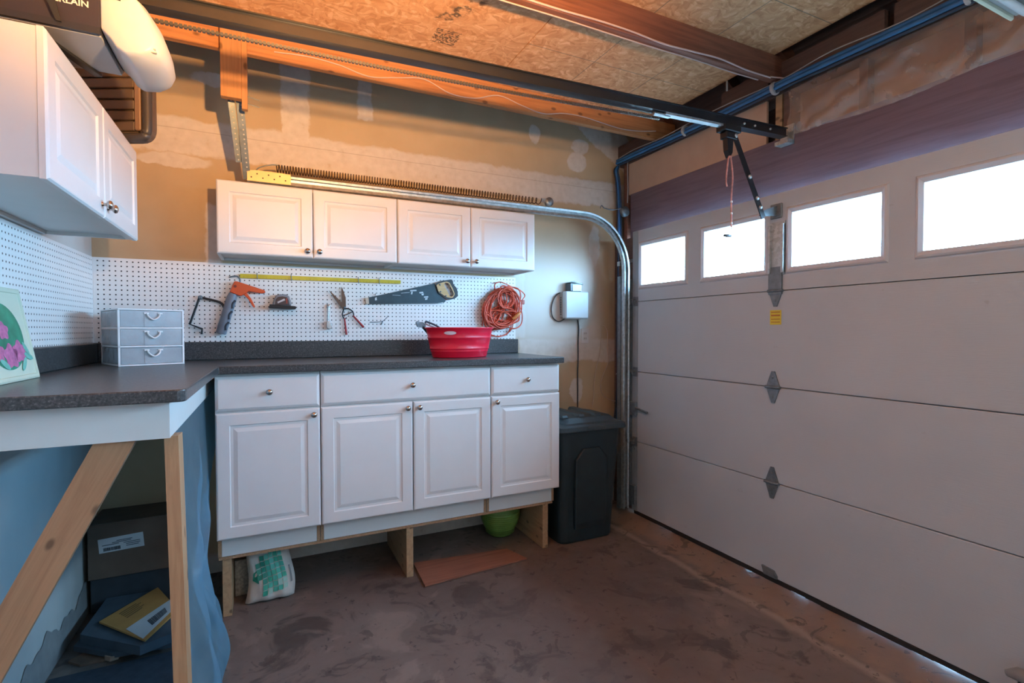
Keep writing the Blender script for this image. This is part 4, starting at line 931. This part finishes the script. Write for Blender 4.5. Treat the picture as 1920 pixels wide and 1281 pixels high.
# ================================================================== ON THE BACK WALL BY THE DOOR
t = thing('control_box', (2.13, 3.33, 1.5), 'pale grey irrigation control box on the drywall beside the door', 'control box')
BOXM = plain('control_grey', (.55, .60, .62), .45, var=.03)
b0, b1 = at_y(1061, 546, 3.285), at_y(1104, 598, 3.285)
MB().box(b0.x, b1.x, 3.285, 3.34, b1.z, b0.z, .008).build('front_cover', BOXM, t)
MB().box(b0.x-.004, b1.x-.012, 3.341, YB-.001, b1.z+.008, b0.z-.004, .004).build('rear_case', plain('control_back', (.42, .42, .40), .5), t)
vm = MB()
for k in range(11): vm.box(b0.x-.0052, b0.x-.0035, 3.343, 3.358, b1.z+.03+k*.013, b1.z+.037+k*.013)
vm.build('side_vent', BLACK, t)['kind'] = 'stuff'
t = thing('sensor_module', (2.15, 3.33, 1.72), 'small dark plastic module on top of the control box', 'module')
s0, s1 = at_y(1069, 530, 3.30), at_y(1091, 546, 3.30)
MB().box(s0.x, s1.x, 3.30, YB-.002, b0.z+.001, s0.z, .006).build('case', plain('module_dark', (.05, .06, .07), .35), t)
MB().box(s0.x+.02, s1.x-.006, 3.295, 3.2995, b0.z+.004, s0.z-.014, .001).build('face', plain('module_face', (.40, .48, .55), .3), t)
MB().prism([Vector((s0.x-.004, 3.293, s0.z+.001)), Vector((s0.x+.03, 3.293, s0.z+.012)), Vector((s1.x+.004, 3.293, s0.z-.003)), Vector((s1.x+.010, 3.293, s0.z-.012)), Vector((s0.x+.03, 3.293, s0.z+.003))], (0, .075, 0)).build('lid', plain('module_lid', (.07, .08, .08), .3), t)
def wcord(name, pxs, r, mat, label, cat, Y=3.365, Ys=None):
    return single(MB().tube(spline([at_y(x, y, (Ys[i] if Ys else Y)) for i, (x, y) in enumerate(pxs)], 6), r, 7), name, mat, label, cat)
wcord('loop_cable', [(1056, 548), (1046, 551), (1039, 560), (1034, 576), (1036, 594), (1047, 603), (1059, 598)], .0045, plain('cable_brown', (.06, .045, .04), .5), 'thin brown cable looping out of the control box', 'cable')
wcord('power_cord', [(1083, 600), (1085, 615), (1084, 640), (1084, 670), (1083, 700), (1083, 730), (1083, 764)], .005, DPLAST, 'black power cord hanging from the control box to behind the bin', 'cord')
LW = plain('wire_cream', (.62, .50, .40), .6)
wcord('low_voltage_wire', [(1127, 612), (1126, 640), (1124, 665), (1118, 690), (1114, 720), (1113, 745), (1110, 765)], .0026, LW, 'cream wire hanging straight down the drywall', 'wire')
wcord('low_voltage_wire', [(1127, 610), (1134, 612), (1139, 625), (1139, 655), (1140, 680), (1130, 705), (1126, 725), (1132, 742), (1145, 750), (1158, 753)], .0026, LW, 'cream wire curling toward the door track', 'wire')
t = thing('wall_outlet', (2.28, YB-.004, 1.36), 'white duplex outlet on the drywall right of the power cord', 'outlet')
oc = at_y(1097, 630, YB-.006)
MB().box(oc.x-.035, oc.x+.035, YB-.0065, YB-.0005, oc.z-.057, oc.z+.057, .002).build('cover_plate', WHITE2, t)
for dz in (-.02, .02):
    so = MB().lathe((oc.x, YB-.0066, oc.z+dz), (0, -1, 0), [(.016, 0), (.015, .002)], 14).build('receptacle', plain('receptacle', (.66, .64, .60), .5), t)
    mm = MB(); mm.box(oc.x-.008, oc.x-.0055, YB-.0094, YB-.0087, oc.z+dz-.006, oc.z+dz+.006).box(oc.x+.0055, oc.x+.008, YB-.0094, YB-.0087, oc.z+dz-.006, oc.z+dz+.006); mm.build('slots', BLACK, so)['kind'] = 'stuff'

# ================================================================== CABLES IN THE CORNER
BLUE = plain('cable_blue', (.03, .15, .36), .4, var=.25, nscale=12); BLUED = plain('cable_navy', (.02, .045, .085), .45)
bz = 2.762
t = thing('cable_bundle', (2.58, 2.2, 2.7), 'thick blue cable bundle strapped along the top plate above the door', 'cable')
def run(dx, dz, sag, n=26):
    ys = [3.335 - (3.335+.6)*k/n for k in range(n+1)]
    return [(2.574+dx, y, bz+dz-sag*abs(sin((y-3.3)*2.1))**1.5) for y in ys]
for k, (dx, dz, r) in enumerate(((-.012, .012, .011), (-.016, -.008, .011), (.008, .012, .010), (-.002, -.022, .009))):
    MB().tube(run(dx, dz, .010), r, 8).build('cable', BLUE if k < 2 else BLUED, t)
MB().tube(spline([(2.555, 3.30, bz+.022)] + [(2.553-.01*sin(y*9), y, bz+.026+.008*sin(y*13)) for y in (3.1, 2.8, 2.5, 2.2, 1.9, 1.6, 1.3, 1.0, .7)], 5), .0032, 6).build('thin_wire', plain('wire_grey', (.42, .40, .40), .5), t)
for y in (2.60, 1.93, 1.06): MB().lathe((2.570, y-.008, bz-.004), (0, 1, 0), [(.034, 0), (.036, .004), (.036, .014), (.034, .018)], 16).build('strap', plain('strap_grey', (.45, .46, .48), .5), t)
t = thing('corner_cables', (2.56, 3.33, .8), 'blue cables running down the corner behind the door track', 'cable')
for k, (dx, r, m_) in enumerate(((0, .012, BLUE), (.020, .010, BLUED), (-.012, .007, BLUED))):
    MB().tube(spline([(2.572+dx*.6, 3.345, bz-.03), (2.55+dx, 3.34, bz-.07), (2.565+dx, 3.335, 2.6), (2.576+dx, 3.33, 2.35), (2.58+dx, 3.33, 1.9), (2.576+dx, 3.33, 1.4), (2.58+dx, 3.33, .95), (2.575+dx*2.2, 3.335, .72), (2.55+dx*3, 3.34, .5)], 6), r, 8).build('cable', m_, t)
MB().tube(spline([(2.597, 3.24, bz), (2.592, 3.24, 2.7), (2.596, 3.24, 2.55), (2.592, 3.24, 2.42)], 5), .004, 6).build('thin_wire', plain('wire_grey', (.42, .40, .40), .5), t)
for z in (1.36, 1.05): MB().box(2.57, 2.618, 3.31, 3.35, z-.004, z+.004).build('cable_tie', WP, t)
CW = plain('cable_white', (.55, .42, .38), .6)
def jwire(y, z0, x0, x1, amp, n, ph): return spline([(x0+(x1-x0)*k/n, y, z0+amp*sin(k*1.7+ph)+amp*.5*sin(k*4.1)) for k in range(n+1)], 5)
single(MB().tube(jwire(2.870, 2.825, .05, 2.55, .022, 16, 0), .0034, 6), 'stapled_wire', CW, 'thin pale wire stapled along the red joist', 'wire')
single(MB().tube(jwire(1.905, 2.797, .6, 2.50, .006, 10, 1), .0045, 6), 'stapled_wire', CW, 'white cable running along the bottom of the dark joist', 'wire')
single(MB().tube(jwire(1.944, 2.7855, .6, 2.45, .002, 10, 2), .0035, 6), 'stapled_wire', CW, 'thin pale wire under the far edge of the dark joist', 'wire')
single(MB().tube(spline([(2.5, 1.906, 2.797), (2.55, 1.90, 2.80), (2.58, 1.87, 2.79), (2.59, 1.83, 2.775)], 5), .004, 6), 'wire_tail', CW, 'wire end dropping from the dark joist to the cable bundle', 'wire')
single(MB().tube([at_z(1363, 152, 2.928), at_z(1363, 152, 2.928)-Vector((0, 0, .06))], .006, 6), 'rope_end', plain('rope_grey', (.55, .52, .5), .8), 'short rope end hanging at the edge of the strand board', 'rope')
# strip light at the upper right corner of the picture
t = thing('strip_light', (1.7, .80, 2.5), 'unlit white strip light fixture hanging at the upper right', 'light fixture')
fx0 = at_x(1845, 0, 2.2); fy = fx0.y; fz = fx0.z
MB().box(1.15, 2.42, fy-.16, fy, fz, fz+.05, .006).build('housing', plain('fixture_grey', (.38, .38, .36), .45), t)
MB().box(1.15, 2.42, fy, fy+.012, fz-.010, fz+.045, .004).build('edge_trim', plain('fixture_edge', (.80, .78, .58), .4), t)
for y in (fy-.115, fy-.045): MB().tube([(1.19, y, fz-.018), (2.38, y, fz-.018)], .0125, 10).build('tube', plain('fluorescent_tube', (.62, .62, .60), .3), t)
for x in (1.3, 2.3): MB().tube([(x, fy-.08, fz+.05), (x, fy-.08, 2.93)], .003, 5).build('hanger_wire', GALV, t)

# ================================================================== CASE ON TOP OF THE LEFT CABINET
t = thing('ribbed_case', (-.60, 2.638, 2.188), 'dark brown ribbed plastic case standing on top of the left wall cabinet', 'case', rotz=radians(-26))
CASE = plain('case_brown', (.10, .07, .052), .5, var=.12); CASED = plain('case_dark', (.045, .042, .045), .4)
w2, h2 = .40, .31                  # local frame: x to the right, front face at y=0 looking to -y
rimp = spline([(w2/2-.016, .0, h2), (w2/2-.016, 0, .075), (w2/2-.026, 0, .036), (w2/2-.06, 0, .020), (-w2/2, 0, .020)], 6)
MB().tube(rimp, .0185, 10).build('rim', CASED, t, local=True)
MB().prism(rounded([(-w2/2, .006, .012), (w2/2-.012, .006, .012), (w2/2-.012, .006, h2), (-w2/2, .006, h2)], {1: .06}), (0, .045, 0)).build('shell', CASE, t, local=True)
for k in range(6): MB().box(-w2/2, w2/2-.065, -.008, .0055, .046+k*.044, .083+k*.044, .003).build('rib', CASE, t, local=True)
MB().box(w2/2-.062, w2/2-.036, -.012, .0055, .046, h2, .004).build('side_band', plain('case_copper', (.22, .14, .10), .4), t, local=True)

# ================================================================== ON THE FLOOR BY THE DOOR
t = thing('trash_bin', (1.93, 2.98, 0), 'dark green-black plastic trash bin with a lid beside the cabinets', 'bin')
BIN = plain('bin_dark', (.010, .022, .027), .5, var=.2, bump=.15, bscale=60); LID = plain('bin_lid', (.035, .055, .066), .42, var=.1)
def rrect(x0, x1, y0, y1, z, r, n=6):
    out = []
    for cx, cy, a0 in ((x1-r, y1-r, 0), (x0+r, y1-r, 90), (x0+r, y0+r, 180), (x1-r, y0+r, 270)):
        for k in range(n+1):
            a = radians(a0+90*k/n); out.append(Vector((cx+r*cos(a), cy+r*sin(a), z)))
    return out
def loft(rings, cap=(True, True)):
    m = MB(); n = len(rings[0]); vs = [p for r in rings for p in r]
    fs = [(i*n+k, i*n+(k+1) % n, (i+1)*n+(k+1) % n, (i+1)*n+k) for i in range(len(rings)-1) for k in range(n)]
    if cap[0]: fs.append(tuple(range(n))[::-1])
    if cap[1]: fs.append(tuple(range((len(rings)-1)*n, len(rings)*n)))
    return m.add(vs, fs)
loft([rrect(1.715, 2.125, 2.805, 3.17, .004, .05), rrect(1.712, 2.128, 2.80, 3.175, .02, .05), rrect(1.690, 2.175, 2.772, 3.225, .70, .05), rrect(1.688, 2.178, 2.770, 3.228, .745, .05)]).build('body', BIN, t)
loft([rrect(1.805, 2.04, 2.776, 2.80, .10, .012), rrect(1.80, 2.045, 2.765, 2.80, .14, .012), rrect(1.80, 2.05, 2.745+.012, 2.79, .56, .012), rrect(1.86, 1.99, 2.757, 2.785, .63, .012)]).build('front_rib', BIN, t)
loft([rrect(1.675, 2.215, 2.748, 3.25, .746, .05), rrect(1.673, 2.218, 2.745, 3.253, .752, .05), rrect(1.675, 2.215, 2.748, 3.25, .778, .05), rrect(1.695, 2.195, 2.768, 3.23, .788, .045), rrect(1.715, 2.17, 2.80, 3.20, .795, .05), rrect(1.74, 2.145, 2.84, 3.17, .822, .05), rrect(1.79, 2.09, 2.9, 3.12, .832, .05)]).build('lid', LID, t)
for k in range(3): MB().box(1.74+.13*k, 1.80+.13*k, 2.84, 3.19, .806, .842, .012).build('lid_ridge', LID, t)
MB().box(1.88, 2.02, 2.735, 2.75, .750, .775, .005).build('lid_tab', LID, t)
ft = at_x(1908, 1262, 2.455)
t = thing('floor_tool', (ft.x, ft.y-.04, 0), 'small grey object with a red tip on the floor at the lower right', 'tool')
MB().tube([ft+Vector((.0, .03, -.018)), ft+Vector((0, 0, -.004)), ft+Vector((-.005, -.06, -.004)), ft+Vector((-.01, -.13, -.01))], [.012, .024, .032, .034], 14).build('body', plain('tool_lightgrey', (.26, .28, .29), .5), t)
MB().tube([(ft.x-.004, ft.y-.03, .001), (ft.x-.004, ft.y-.035, ft.z-.02)], [.05, .03], 14).build('foot', DPLAST, t)
MB().lathe(ft+Vector((-.002, -.035, .022)), (0, 0, 1), [(.014, 0), (.016, .012), (.010, .022), (0, .026)], 12).build('knob', plain('tool_red', (.30, .01, .03), .4), t)

# ================================================================== UNDER THE BASE CABINETS
sk = thing('soil_sack', (.0, 2.93, 0), 'white sack with a green grid print standing under the base cabinets', 'sack')
SACK = plain('sack_white', (.55, .52, .47), .6, var=.12, bump=.3, bscale=30)
sx0, sx1 = -.115, .118; sy = 2.915
def sackf(side):
    def fn(u, v):
        a = (1-(2*u-1)**4)*(1-(2*v-1)**6*.9); th = .055*max(0, a)**.6*(1-.55*v)
        x_ = sx0+.02*v+.010*sin(v*5)+(sx1-sx0-.035*v)*u; z_ = .003+.272*v+.012*sin(u*4)*v
        y_ = sy+.045*v-.004*sin(u*17+v*9) - side*th
        return Vector((x_, y_, z_))
    return fn
m = MB(); m.grid(sackf(1), 26, 26).grid(sackf(-1), 26, 26); m.build('bag', SACK, sk)
def sack_pt(u, v, l=.0055): q = sackf(1)(u, v); return q+Vector((0, -l, 0))
GR = [plain('sack_green_a', (.01, .22, .15), .5), plain('sack_green_b', (.03, .36, .24), .5), plain('sack_green_c', (.06, .42, .32), .5), plain('sack_green_d', (.30, .50, .42), .5)]
gr = random.Random(3)
for i in range(6):
    for j in range(7):
        u0 = .22+.105*i-.006*j; v0 = .12+.098*j+.020*i
        if i == 0 and (j < 3 or j > 5): continue
        if v0 > .82: continue
        m_ = GR[min(3, max(0, (2 if j > 1 else 3) - (2 if i < 2 else gr.choice((0, 0, 1)))))]
        MB().add([sack_pt(u0, v0), sack_pt(u0+.094, v0+.008), sack_pt(u0+.091, v0+.092), sack_pt(u0-.004, v0+.084)], [(0, 1, 2, 3)]).build('print_square', m_, sk)
MB().add([sack_pt(.09, .42), sack_pt(.22, .36), sack_pt(.24, .60), sack_pt(.12, .55)], [(0, 1, 2, 3)]).build('print_blob', GR[0], sk)
m = MB()
for k in range(16): m.add([sack_pt(.90, .30+.02*k), sack_pt(.94, .30+.02*k), sack_pt(.94, .312+.02*k), sack_pt(.90, .312+.02*k)], [(0, 1, 2, 3)])
m.build('side_lettering', plain('sack_ink', (.06, .09, .11), .6), sk)['kind'] = 'stuff'
single(MB().box(-.165, -.085, 3.02, 3.08, 0, .19, .003), 'corrugated_scrap', plain('scrap_beige', (.40, .36, .30), .8, var=.4, nscale=70), 'beige ribbed scrap standing in the gloom behind the sack', 'scrap')
hb = [at_z(x, y, .004) for x, y in ((797, 1101), (988, 1049), (950, 1031), (775, 1058))]
single(MB().prism(hb, (0, 0, .008)), 'hardboard_panel', wood('hardboard_red', (.20, .085, .055), (.30, .14, .09), 0, knots=False), 'reddish brown hardboard panel lying on the floor under the cabinets', 'board')
t = thing('green_pot', (1.435, 3.15, 0), 'ribbed green glazed pot on the floor under the cabinets', 'pot')
pf = [(.055, .001), (.068, .008)]
for k in range(16):
    h_ = .015+k*.0145; r = .072+.064*sin(min(1, (h_)/.17)*pi/2) - (0 if h_ < .17 else (h_-.17)*.25); pf += [(r, h_), (r+.004, h_+.005), (r, h_+.0105)]
pf += [(.118, .252), (.112, .26), (.106, .255), (.10, .03), (0, .028)]
MB().lathe((1.435, 3.15, 0), (0, 0, 1), pf, 36).build('vessel', plain('glaze_green', (.16, .30, .06), .3, var=.2), t)

# ================================================================== UNDER THE SHORT COUNTER
def interp(tab, v):
    for (a_, x_), (b_, y_) in zip(tab, tab[1:]):
        if v <= b_: q = (v-a_)/(b_-a_); q = q*q*(3-2*q); return x_+(y_-x_)*q
    return tab[-1][1]
def sheet(u, v):
    ye = interp([(0, 3.33), (.26, 3.30), (.42, 2.90), (.50, 2.46), (.62, 2.45), (.8, 2.62), (1, 2.66)], v)
    y = 1.905+(ye-1.905)*u; z = 1.085*(1-v)
    bl_ = interp([(0, 0), (.3, .012), (.5, .035), (.7, .075), (.88, .105), (1, .085)], v)*(sin(pi*min(1, .12+u*.85)))**.8
    fold = (.014*sin(u*19+v*5)+.008*sin(u*41-v*9))*min(1, v*2.2)*(1 if y < 2.72 else .25)
    return Vector((-.268+bl_+fold*(1 if v > .1 else .3), y, max(.004+.004*sin(u*30)**2, z)))
pts_ = MB().grid(sheet, 60, 50)
pls = pts_.build('plastic_tarp', m_tarp())
recenter(tag(pls, 'blue-grey plastic sheet hanging from the counter apron to the floor', 'sheet'))
t = thing('carton', (-.63, 3.2, .14), 'brown cardboard carton with a shipping label under the counter corner', 'box')
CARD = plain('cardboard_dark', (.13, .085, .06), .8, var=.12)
cx0, cx1, cy0, cz0, cz1 = -.80, -.45, 3.11, .181, .455
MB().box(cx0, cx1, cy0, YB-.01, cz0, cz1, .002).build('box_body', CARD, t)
MB().prism([(cx0, cy0-.001, cz1), (cx1, cy0-.001, cz1), (cx1+.01, cy0-.04, cz1+.012), (cx0+.03, cy0-.035, cz1+.006)], (0, .0, .004)).build('flap', CARD, t)
LBL = plain('label_white', (.50, .52, .53), .6)
lq = [at_y(x, y, cy0-.0015) for x, y in ((183, 1013), (268, 997), (271, 1023), (186, 1039))]
lb = MB().prism(lq, (0, -.0008, 0)).build('shipping_label', LBL, t)
def on_label(u0, u1, v0, v1, d=.0014):
    f_ = lambda u, v: (lq[3].lerp(lq[2], u)).lerp(lq[0].lerp(lq[1], u), v)+Vector((0, -d, 0)); return [f_(u0, v0), f_(u1, v0), f_(u1, v1), f_(u0, v1)]
INK = plain('label_ink', (.03, .035, .045), .6)
bc = MB(); r_ = random.Random(9); u = .10
while u < .46:
    wd = r_.choice((.008, .014, .02)); bc.prism(on_label(u, u+wd, .10, .34), (0, -.0004, 0)); u += wd+r_.choice((.006, .01))
bc.build('barcode', INK, lb)['kind'] = 'stuff'
bl = MB()
for v0, u0, u1 in ((.70, .40, .75), (.60, .30, .72), (.48, .55, .92), (.36, .60, .92), (.24, .60, .88), (.50, .08, .45)): bl.prism(on_label(u0, u1, v0, v0+.045), (0, -.0004, 0))
bl.build('label_text', INK, lb)['kind'] = 'stuff'
FOAM = plain('slab_slate', (.06, .085, .11), .75, var=.2); FOAM2 = plain('slab_dark', (.035, .045, .055), .75, var=.2)
def slab(pxs, z0, z1, name, mat, label, cat):
    return single(MB().prism([at_z(x, y, z1) for x, y in pxs], (0, 0, -(z1-z0))), name, mat, label, cat)
single(MB().box(-.80, -.42, 3.14, 3.36, .001, .18, .004), 'black_case', FOAM2, 'black flat case under the cardboard carton', 'case')
slab([(150, 1190), (200, 1122), (300, 1106), (330, 1185), (262, 1212)], .045, .085, 'slate_slab', FOAM, 'slate grey foam slab under the brown envelope', 'slab')
slab([(138, 1212), (180, 1165), (310, 1180), (322, 1205), (210, 1225)], .022, .044, 'slate_slab', FOAM, 'thin slate grey slab at the bottom of the pile', 'slab')
t = thing('mailer_envelope', (-.55, 2.8, .09), 'tan padded envelope with a white label on top of the slate slabs', 'envelope')
ev = [at_z(x, y, .092) for x, y in ((186, 1169), (296, 1104), (334, 1146), (272, 1204))]
MB().prism(ev, (0, 0, .008)).build('envelope', plain('manila', (.46, .23, .065), .7, var=.1), t)
lv = [at_z(x, y, .1008) for x, y in ((236, 1180), (320, 1124), (326, 1142), (268, 1198))]
el = MB().prism(lv, (0, 0, .0008)).build('address_label', LBL, t)
def onl(u0, u1, v0, v1):
    f_ = lambda u, v: (lv[0].lerp(lv[1], u)).lerp(lv[3].lerp(lv[2], u), v)+Vector((0, 0, .001)); return [f_(u0, v0), f_(u1, v0), f_(u1, v1), f_(u0, v1)]
bc = MB(); u = .36
while u < .80:
    wd = r_.choice((.012, .02)); bc.prism(onl(u, u+wd, .35, .8), (0, 0, .0004)); u += wd+r_.choice((.008, .012))
bc.build('barcode', INK, el)['kind'] = 'stuff'
f2 = lambda u, v: (ev[0].lerp(ev[1], u)).lerp(ev[3].lerp(ev[2], u), v)+Vector((0, 0, .0088))
bl = MB()
for k in range(5): bl.prism([f2(.25, .10+.05*k), f2(.55+.06*(k % 2), .10+.05*k), f2(.55+.06*(k % 2), .12+.05*k), f2(.25, .12+.05*k)], (0, 0, .0004))
bl.build('envelope_print', plain('manila_ink', (.16, .09, .03), .7), t)['kind'] = 'stuff'
slab([(128, 1240), (160, 1222), (240, 1214), (268, 1206), (250, 1222), (215, 1232), (150, 1247)], .001, .010, 'torn_cardboard', plain('torn_card', (.20, .13, .09), .85, var=.3), 'torn strip of brown cardboard on the floor in front of the slabs', 'cardboard')
slab([(196, 1230), (205, 1214), (222, 1209), (231, 1216), (222, 1228), (206, 1233)], .011, .03, 'paper_scrap', plain('scrap_tan', (.32, .24, .18), .85, var=.2), 'crumpled pale scrap on the torn cardboard', 'scrap')
slab([(205, 1094), (240, 1082), (292, 1074), (290, 1084), (240, 1092)], .087, .092, 'paper_scrap', LBL, 'white paper strip lying in front of the carton', 'paper')
single(MB().box(XL+.02, -.30, 1.95, 2.62, .0005, .004), 'under_counter_shade', plain('shade_navy', (.045, .060, .082), .85, var=.2, nscale=30), 'dark navy sheet painting the shade on the floor under the short counter', 'mat')  # dark sheet laid where the floor is only in shade
